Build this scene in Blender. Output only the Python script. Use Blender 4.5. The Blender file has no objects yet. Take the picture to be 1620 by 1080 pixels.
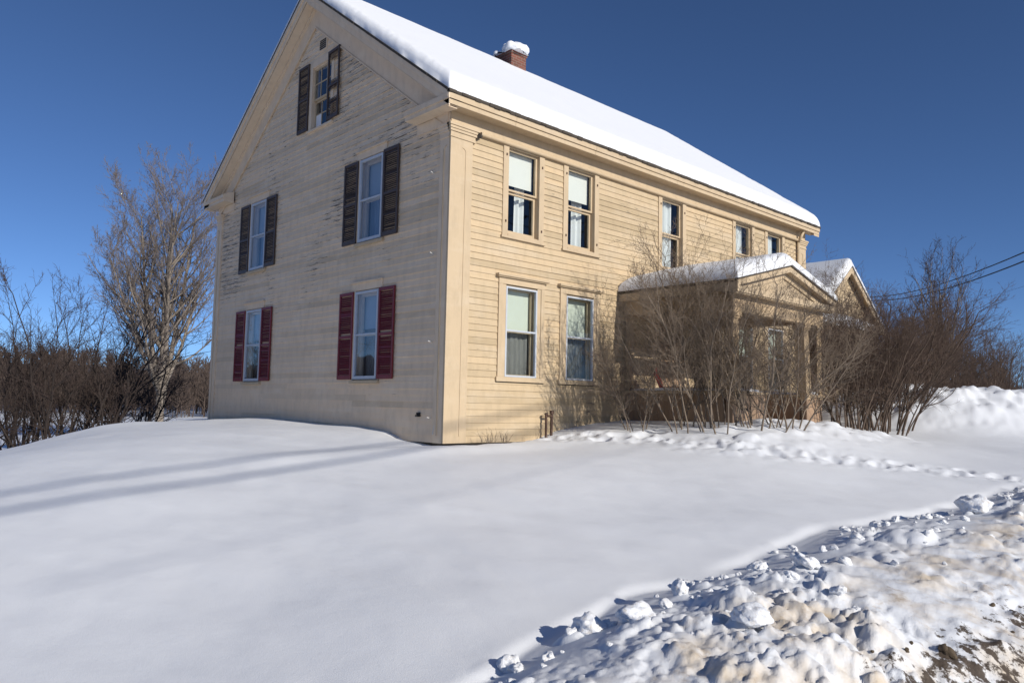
import bpy, bmesh, math, random
import numpy as np
from mathutils import Vector, Matrix

# ------------------------------------------------------------------ camera, sky, sun, exposure
SC = bpy.context.scene
COL = SC.collection
CAM = Vector((-7.8142, -9.9801, 0.5509)); YAW, PITCH, ROLL = -0.7504, 0.0807, 0.0203
cd = bpy.data.cameras.new('camera'); cam = bpy.data.objects.new('camera', cd); COL.objects.link(cam)
cd.sensor_width = 36; cd.lens = 1215.18/1620*36; cd.clip_start = .05; cd.clip_end = 6000
_s, _c = math.sin(YAW), math.cos(YAW)
FW = Vector((-_s, _c, 0)); RT = Vector((_c, _s, 0)); UP = Vector((0, 0, 1))
_f = FW*math.cos(PITCH)+UP*math.sin(PITCH); _u = -FW*math.sin(PITCH)+UP*math.cos(PITCH)
_r = RT*math.cos(ROLL)+_u*math.sin(ROLL); _u2 = -RT*math.sin(ROLL)+_u*math.cos(ROLL)
M = Matrix((_r, _u2, -_f)).transposed().to_4x4(); M.translation = CAM
cam.matrix_world = M
SC.camera = cam

AZ, EL = math.radians(2.5), math.radians(24)     # sun azimuth from the front wall's normal (towards +X), and height
SUN = Vector((math.sin(AZ)*math.cos(EL), -math.cos(AZ)*math.cos(EL), math.sin(EL)))
sl = bpy.data.lights.new('sun', 'SUN'); sl.energy = 4.0; sl.angle = math.radians(.5); sl.color = (1, .93, .82)
so = bpy.data.objects.new('sun', sl); COL.objects.link(so)
so.rotation_euler = SUN.to_track_quat('Z', 'Y').to_euler()
W = bpy.data.worlds.new('World'); SC.world = W; W.use_nodes = True
nt = W.node_tree; nt.nodes.clear()
sky = nt.nodes.new('ShaderNodeTexSky'); sky.sky_type = 'NISHITA'; sky.sun_disc = False
sky.sun_elevation = EL; sky.sun_rotation = math.atan2(SUN.x, SUN.y)
sky.altitude = 300; sky.air_density = .5; sky.dust_density = .25; sky.ozone_density = 6.0
bg = nt.nodes.new('ShaderNodeBackground'); bg.inputs['Strength'].default_value = .098
wo = nt.nodes.new('ShaderNodeOutputWorld')
nt.links.new(sky.outputs[0], bg.inputs[0]); nt.links.new(bg.outputs[0], wo.inputs[0])
SC.view_settings.view_transform = 'Standard'; SC.view_settings.look = 'None'
SC.view_settings.exposure = .17; SC.view_settings.gamma = 1
R = random.Random(7)

# ------------------------------------------------------------------ helpers
def link(o, parent=None):
    COL.objects.link(o)
    if parent is not None: o.parent = parent
    return o
def tag(o, label=None, cat=None, group=None, kind=None):
    if label: o['label'] = label
    if cat: o['category'] = cat
    if group: o['group'] = group
    if kind: o['kind'] = kind
    return o
def empty(name, loc=(0, 0, 0), rz=0):
    o = bpy.data.objects.new(name, None); o.location = loc; o.rotation_euler = (0, 0, rz); o.empty_display_size = .2
    return link(o)
def smooth_mesh(me, on=True):
    me.polygons.foreach_set('use_smooth', [on]*len(me.polygons))
class MB:
    def __init__(s, T=None): s.v = []; s.f = []; s.T = T or (lambda a, b, c: (a, b, c)); s.tone = []; s.t = .5
    def add(s, vs, fs):
        n = len(s.v); s.v += [tuple(s.T(*p)) for p in vs]; s.f += [tuple(i+n for i in q) for q in fs]; s.tone += [s.t]*len(fs)
    def box(s, a0, a1, b0, b1, c0, c1):
        s.add([(a, b, c) for c in (c0, c1) for b in (b0, b1) for a in (a0, a1)],
              [(0, 2, 3, 1), (4, 5, 7, 6), (0, 1, 5, 4), (2, 6, 7, 3), (0, 4, 6, 2), (1, 3, 7, 5)])
    def sheet(s, a0, a1, n, c0, c1): s.add([(a0, n, c0), (a1, n, c0), (a1, n, c1), (a0, n, c1)], [(0, 1, 2, 3)])
    def hexa(s, p):   # 8 points, bottom ring 0-3, top ring 4-7
        s.add(p, [(0, 3, 2, 1), (4, 5, 6, 7), (0, 1, 5, 4), (1, 2, 6, 5), (2, 3, 7, 6), (3, 0, 4, 7)])
    def prism(s, ring0, ring1):
        n = len(ring0); s.add(list(ring0)+list(ring1), [tuple(range(n))[::-1], tuple(range(n, 2*n))]+[(i, (i+1) % n, n+(i+1) % n, n+i) for i in range(n)])
    def tube(s, p, q, r0, r1=None, k=8):
        r1 = r0 if r1 is None else r1; p, q = Vector(p), Vector(q); d = (q-p).normalized()
        a = d.orthogonal().normalized(); b = d.cross(a)
        R0 = [p+(a*math.cos(t)+b*math.sin(t))*r0 for t in [2*math.pi*i/k for i in range(k)]]
        R1 = [q+(a*math.cos(t)+b*math.sin(t))*r1 for t in [2*math.pi*i/k for i in range(k)]]
        s.prism([tuple(x) for x in R0], [tuple(x) for x in R1])
    def build(s, name, mat, parent=None, smooth=False, bevel=0):
        me = bpy.data.meshes.new(name); me.from_pydata(s.v, [], s.f)
        at = me.attributes.new('tone', 'FLOAT', 'FACE'); at.data.foreach_set('value', s.tone)
        bm = bmesh.new(); bm.from_mesh(me); bmesh.ops.recalc_face_normals(bm, faces=bm.faces); bm.to_mesh(me); bm.free()
        me.materials.append(mat)
        if smooth: smooth_mesh(me)
        o = link(bpy.data.objects.new(name, me), parent)
        if bevel:
            m = o.modifiers.new('bevel', 'BEVEL'); m.width = bevel; m.segments = 2; m.limit_method = 'ANGLE'
        return o

# ------------------------------------------------------------------ materials
class N:
    def __init__(s, name):
        s.m = bpy.data.materials.new(name); s.m.use_nodes = True; s.t = s.m.node_tree; s.n = s.t.nodes
        s.p = s.n['Principled BSDF']; s.out = s.n['Material Output']
    def new(s, typ, **k):
        q = s.n.new(typ)
        for a, b in k.items(): setattr(q, a, b)
        return q
    def l(s, a, b): s.t.links.new(a, b)
    def co(s, scale=(1, 1, 1), kind='Object'):
        tc = s.new('ShaderNodeTexCoord'); mp = s.new('ShaderNodeMapping'); mp.inputs['Scale'].default_value = scale
        s.l(tc.outputs[kind], mp.inputs[0]); return mp.outputs[0]
    def noise(s, scale, detail=4, vec=None, rough=.55, dist=0):
        q = s.new('ShaderNodeTexNoise'); q.inputs['Scale'].default_value = scale; q.inputs['Detail'].default_value = detail
        q.inputs['Roughness'].default_value = rough; q.inputs['Distortion'].default_value = dist
        if vec is not None: s.l(vec, q.inputs['Vector'])
        return q.outputs['Fac']
    def ramp(s, fac, pts):
        q = s.new('ShaderNodeValToRGB'); e = q.color_ramp.elements
        while len(e) < len(pts): e.new(.5)
        for i, (x, c) in enumerate(pts):
            e[i].position = x; e[i].color = (c if hasattr(c, '__len__') else (c, c, c))+(1,) if hasattr(c, '__len__') else (c, c, c, 1)
        s.l(fac, q.inputs[0]); return q.outputs[0]
    def mix(s, fac, a, b, mode='MIX'):
        q = s.new('ShaderNodeMix', data_type='RGBA', blend_type=mode)
        for sock, x in ((q.inputs[0], fac), (q.inputs[6], a), (q.inputs[7], b)):
            if isinstance(x, (int, float)): sock.default_value = x
            elif isinstance(x, tuple): sock.default_value = x+(1,)
            else: s.l(x, sock)
        return q.outputs[2]
    def math(s, op, a, b=0., clamp=False):
        q = s.new('ShaderNodeMath', operation=op, use_clamp=clamp)
        for sock, x in ((q.inputs[0], a), (q.inputs[1], b)):
            if isinstance(x, (int, float)): sock.default_value = x
            else: s.l(x, sock)
        return q.outputs[0]
    def bump(s, h, strength=.3, dist=.01):
        q = s.new('ShaderNodeBump'); q.inputs['Strength'].default_value = strength; q.inputs['Distance'].default_value = dist
        s.l(h, q.inputs['Height']); s.l(q.outputs[0], s.p.inputs['Normal'])
    def col(s, c): 
        if isinstance(c, tuple): s.p.inputs['Base Color'].default_value = c+(1,)
        else: s.l(c, s.p.inputs['Base Color'])
    def rough(s, r): s.p.inputs['Roughness'].default_value = r

def paint_mat(name, base, worn, peel, stretch=(1.2, 1.2, 11), low=.62, region=.5, zlo=0., zhi=0., pale=(.62, .56, .46), edge=.0):
    """old house paint: tone differs per board, flakes along the boards, grime"""
    n = N(name); at = n.new('ShaderNodeAttribute', attribute_name='tone')
    big = n.noise(.55, 3, n.co()); 
    c = n.mix(n.math('MULTIPLY', big, .6), base, tuple(x*y for x, y in zip(base, (.86, .84, .80))))
    c = n.mix(1.0, c, n.ramp(at.outputs['Fac'], [(0, (.80, .79, .75)), (.5, (1, 1, 1)), (1, (1.10, 1.07, 1.03))]), 'MULTIPLY')
    # faded chalky patches
    fad = n.ramp(n.noise(1.1, 6, n.co((1, 1, 3.5)), .6), [(.5, 0.), (.72, .55)])
    c = n.mix(fad, c, pale)
    st = n.noise(3.2, 8, n.co(stretch), .72, .3)
    reg = n.noise(region, 3, n.co((1, 1, 1.3)), .5)
    k = n.math('ADD', n.math('MULTIPLY', st, 1.0), n.math('MULTIPLY', n.math('SUBTRACT', reg, .5), .55))
    if zhi:
        g = n.new('ShaderNodeSeparateXYZ'); tc = n.new('ShaderNodeTexCoord'); n.l(tc.outputs['Object'], g.inputs[0])
        mr = n.new('ShaderNodeMapRange'); mr.inputs[1].default_value = zlo; mr.inputs[2].default_value = zhi; mr.inputs[3].default_value = -.09; mr.inputs[4].default_value = .03
        n.l(g.outputs[2], mr.inputs[0]); k = n.math('ADD', k, mr.outputs[0])
    gx = n.new('ShaderNodeSeparateXYZ'); tcx = n.new('ShaderNodeTexCoord'); n.l(tcx.outputs['Object'], gx.inputs[0])
    frc = n.math('FRACT', n.math('DIVIDE', n.math('ADD', gx.outputs[2], .12), .112))
    k = n.math('ADD', k, n.math('MULTIPLY', n.math('SUBTRACT', .45, frc), edge))
    m1 = n.ramp(k, [(low, 0.), (low+.03, 1.)])
    wood = n.mix(n.noise(30, 3, n.co((1, 1, 8))), worn, tuple(x*.45 for x in worn))
    c = n.mix(n.math('MULTIPLY', m1, peel), c, wood)
    gr = n.ramp(n.noise(7, 6, n.co((1, 1, .35)), .65), [(.45, 0.), (.8, .35)])
    c = n.mix(gr, c, tuple(x*.5 for x in base))
    n.col(c); n.rough(.62)
    n.bump(n.math('SUBTRACT', n.noise(60, 4, n.co((.5, .5, 6))), m1), .35, .004)
    return n.m
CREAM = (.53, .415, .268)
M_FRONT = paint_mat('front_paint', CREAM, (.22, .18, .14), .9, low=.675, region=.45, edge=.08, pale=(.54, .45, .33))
M_GABLE = paint_mat('gable_paint_shade_lifted', (.76, .61, .445), (.10, .08, .065), 1.0, low=.640, stretch=(.8, .8, 20), zlo=2.3, zhi=3.3, region=.5, edge=.10, pale=(.78, .67, .53))  # same house cream as the front, colour raised to brighten this wall's shade
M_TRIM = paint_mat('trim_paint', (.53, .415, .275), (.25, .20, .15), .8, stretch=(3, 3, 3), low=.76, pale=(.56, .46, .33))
M_TRIMG = paint_mat('gable_trim_shade_lifted', (.74, .59, .43), (.14, .11, .09), .9, stretch=(3, 3, 3), low=.74, pale=(.76, .65, .50))  # trim cream lightened likewise, shade lift put into the colour
M_PORCH = paint_mat('porch_paint', (.47, .35, .22), (.2, .15, .1), .8, stretch=(4, 4, 4), low=.70, pale=(.5, .4, .27))
M_PORCHW = paint_mat('porch_wood', (.33, .225, .15), (.16, .11, .08), .8, stretch=(5, 5, 2), low=.66, pale=(.36, .27, .19))

def plain(name, c, rough=.6, var=.2, scale=8, bump=0, metallic=0, stretch=(1, 1, 1)):
    n = N(name); f = n.noise(scale, 5, n.co(stretch)); n.col(n.mix(f, tuple(x*(1+var) for x in c), tuple(x*(1-var) for x in c))); n.rough(rough)
    n.p.inputs['Metallic'].default_value = metallic
    if bump: n.bump(n.noise(scale*5, 4, n.co(stretch)), .5, bump)
    return n.m
M_STORM = plain('storm_frame_paint', (.46, .50, .56), .4, .12, 12)
M_BROWN = plain('dark_shutter_paint', (.062, .040, .030), .5, .5, 14, .003)
M_MAROON = plain('maroon_shutter_paint', (.165, .014, .018), .45, .35, 9, .003)
M_BLIND = plain('roller_blind_cloth', (.78, .77, .72), .8, .06, 3)
M_BLINDG = plain('aged_blind_cloth', (.62, .66, .57), .8, .08, 3)
M_CURT = plain('curtain_cloth', (.75, .76, .76), .9, .08, 4)
M_CURTD = plain('sheer_curtain_cloth', (.20, .20, .19), .9, .25, 5, stretch=(6, 6, 1))
M_BLINDB = plain('blue_blind_with_reflection', (.36, .44, .52), .8, .08, 3)  # bluish blind, darkened so its colour carries the pane's blue reflection
M_CURTB = plain('curtain_reflection_blue', (.22, .29, .38), .9, .2, 5, stretch=(5, 5, 1))  # dark blue of the glass reflection put into the curtain colour
M_ROOM = plain('room_dark', (.025, .03, .04), .9, .2, 3)
M_SHING = plain('shingle_edge', (.055, .045, .035), .9, .6, 22, .01)
M_VENT = plain('vent_dark', (.02, .018, .016), .8, .2, 5)
M_PIPE = plain('rusty_pipe', (.09, .05, .035), .6, .5, 20, .004, .3)
M_RED = plain('red_chair_paint', (.42, .03, .03), .4, .2, 6)
M_WHITE = plain('white_card', (.75, .75, .76), .7, .05, 4)
M_FOUND = plain('dark_foundation', (.05, .042, .035), .9, .4, 9, .01)
M_CABLE = plain('cable_rubber', (.02, .02, .02), .6, .1, 5)
M_POLE = plain('pole_wood', (.16, .12, .09), .85, .3, 6, .004, 0, (8, 8, 1))
M_WIREW = plain('white_insulator', (.6, .6, .58), .4, .1, 8)

def glass_mat(name, tint, ior):
    n = N(name); n.n.remove(n.p)
    g = n.new('ShaderNodeBsdfGlossy'); g.inputs['Roughness'].default_value = .02; g.inputs['Color'].default_value = (1, 1, 1, 1)
    t = n.new('ShaderNodeBsdfTransparent'); t.inputs['Color'].default_value = tint+(1,)
    lw = n.new('ShaderNodeLayerWeight'); lw.inputs['Blend'].default_value = .5; f0 = ((ior-1)/(ior+1))**2
    fr = n.math('ADD', n.math('MULTIPLY', n.math('POWER', lw.outputs['Facing'], 5.), 1-f0), f0)
    mx = n.new('ShaderNodeMixShader'); n.l(fr, mx.inputs[0]); n.l(t.outputs[0], mx.inputs[1]); n.l(g.outputs[0], mx.inputs[2])
    b = n.new('ShaderNodeBump'); b.inputs['Strength'].default_value = .12; b.inputs['Distance'].default_value = .02
    n.l(n.noise(2.2, 1, n.co()), b.inputs['Height']); n.l(b.outputs[0], g.inputs['Normal'])
    n.l(mx.outputs[0], n.out.inputs[0]); return n.m
M_GLASS = glass_mat('window_glass', (.86, .90, .90), 1.65)
M_GLASSG = glass_mat('storm_glass', (.80, .84, .88), 2.1)

def bark(name, c, c2):
    n = N(name); f = n.noise(9, 5, n.co((1, 1, .4)), .6); g = n.noise(.8, 2, n.co())
    n.col(n.mix(f, n.mix(g, c, c2), tuple(x*.45 for x in c))); n.rough(.85); n.p.inputs['Specular IOR Level'].default_value = .25
    return n.m
M_BARKM = bark('maple_bark', (.31, .265, .22), (.38, .33, .28))
M_TWIGM = bark('maple_twigs', (.23, .19, .165), (.29, .245, .215))
M_BARKL = bark('lilac_bark', (.23, .18, .135), (.31, .25, .195))
M_TWIGL = bark('lilac_twigs', (.23, .175, .13), (.31, .245, .185))
M_BARKH = bark('hedge_bark', (.125, .09, .068), (.18, .13, .10))
M_TWIGH = bark('hedge_twigs', (.12, .082, .065), (.175, .12, .095))
M_BARKD = bark('dark_shrub_bark', (.045, .035, .032), (.075, .058, .05))
M_TWIGD = bark('dark_shrub_twigs', (.07, .05, .044), (.115, .082, .07))
M_TWIGF = bark('far_twigs', (.11, .083, .072), (.16, .12, .10))

def brick():
    n = N('chimney_brick'); b = n.new('ShaderNodeTexBrick'); tc = n.new('ShaderNodeTexCoord'); sp = n.new('ShaderNodeSeparateXYZ')
    cb = n.new('ShaderNodeCombineXYZ'); n.l(tc.outputs['Object'], sp.inputs[0]); n.l(n.math('ADD', sp.outputs[0], sp.outputs[1]), cb.inputs[0]); n.l(sp.outputs[2], cb.inputs[1]); n.l(cb.outputs[0], b.inputs[0])
    b.inputs['Scale'].default_value = 1; b.inputs['Brick Width'].default_value = .2; b.inputs['Row Height'].default_value = .068; b.inputs['Mortar Size'].default_value = .008
    b.inputs['Color1'].default_value = (.24, .065, .04, 1); b.inputs['Color2'].default_value = (.13, .045, .03, 1); b.inputs['Mortar'].default_value = (.22, .18, .15, 1)
    n.col(n.mix(n.math('MULTIPLY', n.noise(14, 4, n.co()), .5), b.outputs['Color'], (.05, .03, .025))); n.rough(.9); n.bump(b.outputs['Fac'], -.6, .008); return n.m
M_BRICK = brick()

def snow_mat(name, ground=False):
    n = N(name); p = n.p; n.rough(.55); p.inputs['Specular IOR Level'].default_value = .3
    base = n.mix(n.noise(.7, 3, n.co()), (.785, .81, .85), (.75, .78, .825))
    if ground:
        at = n.new('ShaderNodeAttribute', attribute_name='dirt'); gt = n.new('ShaderNodeAttribute', attribute_name='grit')
        q = n.noise(2.1, 5, n.co(), .6, .4)
        f = n.math('MULTIPLY', at.outputs['Fac'], n.ramp(q, [(.42, .0), (.70, 1.)]))
        base = n.mix(f, base, (.62, .50, .34))
        q2 = n.noise(5.5, 6, n.co(), .65)
        f2 = n.math('MULTIPLY', at.outputs['Fac'], n.ramp(q2, [(.57, .0), (.70, .75)]))
        base = n.mix(f2, base, (.40, .30, .19))
        f3 = n.ramp(n.math('ADD', gt.outputs['Fac'], n.math('MULTIPLY', n.math('SUBTRACT', n.noise(9, 7, n.co(), .7), .5), 2.2)), [(.50, 0.), (.62, 1.)])
        base = n.mix(f3, base, n.mix(n.noise(50, 3, n.co()), (.13, .10, .075), (.045, .034, .025)))
        fd = n.new('ShaderNodeAttribute', attribute_name='brush')
        base = n.mix(fd.outputs['Fac'], base, n.mix(n.noise(.05, 5, n.co()), (.085, .07, .06), (.05, .045, .045)))
    n.col(base)
    h = n.math('ADD', n.math('MULTIPLY', n.noise(9, 6, n.co((1, .6, 1)), .6), .6), n.math('MULTIPLY', n.noise(110, 3, n.co(), .6), .35))
    if ground:
        h = n.math('ADD', h, n.math('MULTIPLY', at.outputs['Fac'], n.math('ADD', n.noise(26, 6, n.co(), .7), n.noise(70, 4, n.co(), .7))))
    n.bump(h, .32, .02)
    return n.m
M_SNOW = snow_mat('snow_cover'); M_SNOWG = snow_mat('snow_ground_cover', True)
def chunk_mat():
    n = N('dirty_snow_chunk'); q = n.noise(3.5, 5, n.co(kind='Object'), .6)
    n.col(n.mix(n.ramp(q, [(.52, 0.), (.72, .8)]), (.785, .81, .85), (.62, .54, .43))); n.rough(.6); n.bump(n.noise(9, 5, n.co()), .35, .03); return n.m
M_CHUNK = chunk_mat()
M_ROCK = plain('dirt_clod', (.13, .095, .06), .9, .6, 9, .02)

# ------------------------------------------------------------------ terrain height (world-space function)
def _h(ix, iy, sd):
    n = (ix.astype(np.int64)*374761393+iy.astype(np.int64)*668265263+sd*982451653) & 0x7fffffff
    n = ((n ^ (n >> 13))*1274126177) & 0x7fffffff
    return ((n ^ (n >> 16)) & 0xffff)/65535.
def vnoise(x, y, sd=0):
    ix, iy = np.floor(x), np.floor(y); fx, fy = x-ix, y-iy; fx = fx*fx*fx*(fx*(fx*6-15)+10); fy = fy*fy*fy*(fy*(fy*6-15)+10)
    a, b, c, d = _h(ix, iy, sd), _h(ix+1, iy, sd), _h(ix, iy+1, sd), _h(ix+1, iy+1, sd)
    return (a*(1-fx)+b*fx)*(1-fy)+(c*(1-fx)+d*fx)*fy-.5
def fbm(x, y, sd=0, o=4):
    s = 0; a = 1.
    for i in range(o): s = s+a*vnoise(x*2**i+i*17.3, y*2**i-i*9.1, sd+i); a *= .5
    return s
def worley(x, y, c, sd, keep, rr=(.3, .6)):
    """rounded lumps: height of hemispherical caps scattered on a jittered grid"""
    ix, iy = np.floor(x/c), np.floor(y/c); out = np.zeros_like(x)
    for dx in (-1, 0, 1):
        for dy in (-1, 0, 1):
            jx, jy = ix+dx, iy+dy
            px = (jx+_h(jx, jy, sd))*c; py = (jy+_h(jx, jy, sd+1))*c
            r = c*(rr[0]+(rr[1]-rr[0])*_h(jx, jy, sd+2)**1.5); k = _h(jx, jy, sd+3) < keep
            sq = .7+.6*_h(jx, jy, sd+4)
            d2 = ((x-px)**2*sq+(y-py)**2/sq)/(r*r)
            out = np.maximum(out, np.where(k & (d2 < 1), r*np.sqrt(np.maximum(0, 1-d2)), 0))
    return out
def rf(x, y):
    dx, dy = x-CAM.x, y-CAM.y
    return dx*RT.x+dy*RT.y, dx*FW.x+dy*FW.y
def xy(r, f): return CAM.x+r*RT.x+f*FW.x, CAM.y+r*RT.y+f*FW.y
EDGE = [(-3.2, 1.2), (-.3, 4.05), (.2, 4.8), (.9, 5.8), (1.9, 6.75), (3.15, 7.8), (4.8, 9.1), (6.9, 10.9), (8, 11.7), (12, 13.2), (20, 14), (60, 14)]
EDGEZ = [-1.0, -.95, -.9, -.85, -.80, -.72, -.62, -.52, -.46, -.4, -.4, -.6]
CP = [(0, 0, -.09), (1.1, -.25, -.11), (2.4, -.3, -.02), (3.5, -.3, .14), (4.5, -1.2, .24), (4.6, -2.9, .22), (6, -3.3, .2), (7.7, -3.1, .15), (9.5, -1, .15), (12.5, -.3, .12), (12.5, -3, .05),
      (15, -1, .2), (-.2, 1, -.05), (-.3, 2.4, .02), (-.25, 4.2, .03), (-.25, 7, .05), (-.25, 9.4, .04), (-.5, 11, -.1),
      (-1.2, -1.2, -.22), (0.8, -1.6, -.16), (3, -2, .02), (-2.4, 8.2, -.13), (-3.6, 5.9, -.12), (-4.6, 4.1, -.19), (-5.6, 2.6, -.29), (-6.6, 1.2, -.42),
      (-5, 9.5, -.9), (-7.2, 6.5, -1.1), (-9.5, 3, -1.3), (-12, 10, -2), (-2.5, 13, -.8), (3, 14, -.6), (8, 16, -.6), (6.5, 31, -1.0), (2, 26, -1.3), (-8, 20, -2.2), (-20, 5, -2.4), (-20, 30, -2.8),
      (-2.5, -3.5, -.5), (-4.2, -1.4, -.42), (-5.4, -3.6, -.74), (-6.8, -4.8, -1.0), (-5.2, -6.4, -.95), (-3.4, -4.9, -.7), (-9, -6, -1.12), (-12, -2, -1.2), (-8, -1, -.8), (-7, -1.5, -.62),
      (-.5, -4.2, -.5), (1.8, -4.2, -.32), (4.5, -4.6, -.2), (7.5, -4.6, -.18), (10, -4.6, -.18), (-7.8, -10, -1.2), (-14, -12, -1.3), (0, -12, -1.1), (10, -14, -1.0), (25, -20, -1.0),
      (17, -7, -.15), (22, -2, 0), (30, 5, .1), (40, 20, 0), (25, 15, 0), (15, 25, -.5), (0, 40, -2.2), (60, -10, -.3), (60, 60, -.6), (-60, -40, -2.5), (-60, 30, -3), (-40, 80, -2.4), (30, 90, -1.5), (0, -50, -1.5)]
for (r_, f_), z_ in zip(EDGE[1:10], EDGEZ[1:10]): CP.append((*xy(r_, f_), z_))
_P = np.array(CP); _n = len(_P)
def _phi(d2): return d2*np.log(d2+1e-9)*.5
_A = np.zeros((_n+3, _n+3)); _d = ((_P[:, None, :2]-_P[None, :, :2])**2).sum(-1); _A[:_n, :_n] = _phi(_d)+np.eye(_n)*.15
_A[:_n, _n] = 1; _A[:_n, _n+1:] = _P[:, :2]; _A[_n, :_n] = 1; _A[_n+1:, :_n] = _P[:, :2].T
_wt = np.linalg.solve(_A, np.concatenate([_P[:, 2], [0, 0, 0]]))
TRK = [(*xy(.9, 13.4),), (*xy(2.2, 13.0),), (*xy(3.4, 12.5),), (*xy(4.3, 12.1),), (*xy(6, 12.2),), (*xy(7.3, 12.1),), (*xy(8.6, 11.6),)]
STEPS = []
_rs = random.Random(3)
for (ax, ay), (bx, by) in zip(TRK, TRK[1:]):
    L_ = math.hypot(bx-ax, by-ay); k_ = max(1, int(L_/.42))
    for i in range(k_):
        t = (i+_rs.random()*.9)/k_; sd = (-1) ** i*_rs.uniform(.2, 1.6)
        STEPS.append((ax+(bx-ax)*t+_rs.uniform(-.06, .06)-(by-ay)/L_*sd*.14, ay+(by-ay)*t+(bx-ax)/L_*sd*.14, _rs.uniform(.10, .17)))
for i in range(16): STEPS.append((*xy(1.0+_rs.uniform(-.9, 1.6), 13.5+_rs.uniform(-.5, .7)), _rs.uniform(.1, .2)))
def bank_s(r, f):
    return np.interp(r, [e[0] for e in EDGE], [e[1] for e in EDGE])-f+.18*fbm(r*.9, f*.9, 5, 3)
def sst(a, b, x): t = np.clip((x-a)/(b-a), 0, 1); return t*t*(3-2*t)
def H(x, y, detail=True):
    x = np.atleast_1d(np.asarray(x, float)); y = np.atleast_1d(np.asarray(y, float))
    cx_, cy_ = np.clip(x, -60, 60), np.clip(y, -50, 90); z = np.full_like(x, _wt[_n])+_wt[_n+1]*cx_+_wt[_n+2]*cy_
    for i in range(_n): z += _wt[i]*_phi((cx_-_P[i, 0])**2+(cy_-_P[i, 1])**2)
    dist = np.hypot(x, y); far = sst(60, 110, dist); z = z*(1-far)+far*-2.3
    r, f = rf(x, y)
    # hills on the horizon
    ang = np.arctan2(r, f)
    hl = sst(300, 620, dist)*(1-sst(900, 1500, dist)*.3)*(30+26*vnoise(ang*3.1+2.2, dist*.0+1.5, 11)+10*vnoise(ang*11, dist*.003, 12))
    z = z+hl*np.clip(.40-.75*ang, .12, 1.0)
    near = 1-sst(25, 60, dist)
    z = z+near*(.10*fbm(x*.33+3, y*.33, 21, 2)+.026*fbm(x*1.3, y*.75, 22, 3)+.0035*fbm(x*5, y*3, 23, 2))
    z = z+near*np.exp(-((y+3.2)/.8)**2)*sst(2.0, 3.0, x)*(1-sst(9, 11, x))*(.35*worley(x, y, .4, 141, .5)+.06*fbm(x*3, y*3, 142, 3)+.02)
    # wind-laid drifts on the lawn
    z = z+near*.05*np.exp(-((x+3.2)**2+(y-6.2)**2)/.5)+near*.06*np.exp(-((y+.75+.1*x)**2/.18+((x+.2)/3.0)**2))
    z = z-.13*np.exp(-((y+.10)/.20)**2)*sst(-.5, -.1, x)*(1-sst(1.9, 2.7, x))-.10*np.exp(-((x+.08)/.16)**2)*sst(-.3, 0, y)*(1-sst(.9, 1.6, y))
    # plowed pile to the right
    pr = sst(8.3, 11.6, r+.25*(f-20))*(1-sst(27, 34, r)); pf = np.exp(-((f-21.6)/2.6)**4)
    pile = pr*pf*(1.02+.28*vnoise(r*.45, f*.3, 41)+.10*fbm(r*1.5, f*1.5, 42, 3)); z = z+pile
    z = z+near*np.minimum(1, pile)*(.30*worley(x, y, .40, 51, .5)+.3*worley(x, y, .22, 55, .5)+.22*fbm(x*2.1, y*2.1, 57, 5))
    # plow bank along the road
    s = bank_s(r, f); k = sst(-.05, .30, s)*(1-sst(26, 40, r))
    crest = .16*sst(0, .9, s)+.10*sst(.6, 1.6, s); fall = -.60*sst(2.0, 4.6, s-.3*vnoise(r*.8, f*.8, 9))
    z = z+k*(crest+fall*sst(-1.5, .5, r))
    z = z-.028*(.5+vnoise(r*2., f*2., 8))*2*np.exp(-((s+.05)/.12)**2)*(1-sst(26, 40, r))
    if detail:
        amp = .86*sst(.05, 1.6, s)*(1-sst(5.5, 7, s))*(1-sst(22, 30, r))*(.6+.4*sst(-1, 2, r))*np.clip(.95+1.5*fbm(r*1.1, f*1.1, 151, 2), .25, 1.5)
        m = amp > 0; 
        if m.any():
            X, Y = x[m]+.05*vnoise(x[m]*5, y[m]*5, 61), y[m]+.05*vnoise(x[m]*5, y[m]*5, 62); A = amp[m]
            lump = .34*worley(X, Y, .46, 71, .34, (.3, .62))*sst(.1, .9, A)+.44*worley(X, Y, .19, 81, .45)+.50*worley(X, Y, .09, 91, .5)*sst(.1, .6, A)+.4*worley(X, Y, .05, 121, .4)
            g = sst(1.4, 2.7, s[m]); rough = .06*fbm(X*3.2, Y*3.2, 95, 4)+.035*fbm(X*13, Y*13, 96, 3)
            z[m] += A*(lump*(1-.55*g)+rough*(.5+g))
        sm = (s > -.4) & (s < .9) & (r < 26)
        if sm.any():
            z[sm] += .5*sst(-.4, .4, s[sm])*worley(x[sm], y[sm], .38, 101, .32, (.14, .3))
        tr = (f > 10.5) & (f < 15) & (r > -.5) & (r < 10)
        if tr.any():
            xt, yt = x[tr], y[tr]; zz = np.zeros_like(xt)
            for (px, py, q) in STEPS:
                d2 = ((xt-px)**2+(yt-py)**2)/(q*q); zz += -.04*np.exp(-d2**2.2)+.012*np.exp(-((np.sqrt(d2)-1.25)/.3)**2)
            z[tr] += zz
            dl = np.full_like(xt, 9.)
            for (ax, ay), (bx, by) in zip(TRK, TRK[1:]):
                t = np.clip(((xt-ax)*(bx-ax)+(yt-ay)*(by-ay))/((bx-ax)**2+(by-ay)**2), 0, 1)
                dl = np.minimum(dl, np.hypot(xt-ax-t*(bx-ax), yt-ay-t*(by-ay)))
            z[tr] += np.exp(-(dl/.35)**2)*(.07*fbm(xt*6, yt*6, 111, 3)-.02)
    return z
def hz(x, y): return float(H(x, y)[0])
#<<END_TERRAIN>>

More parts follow.
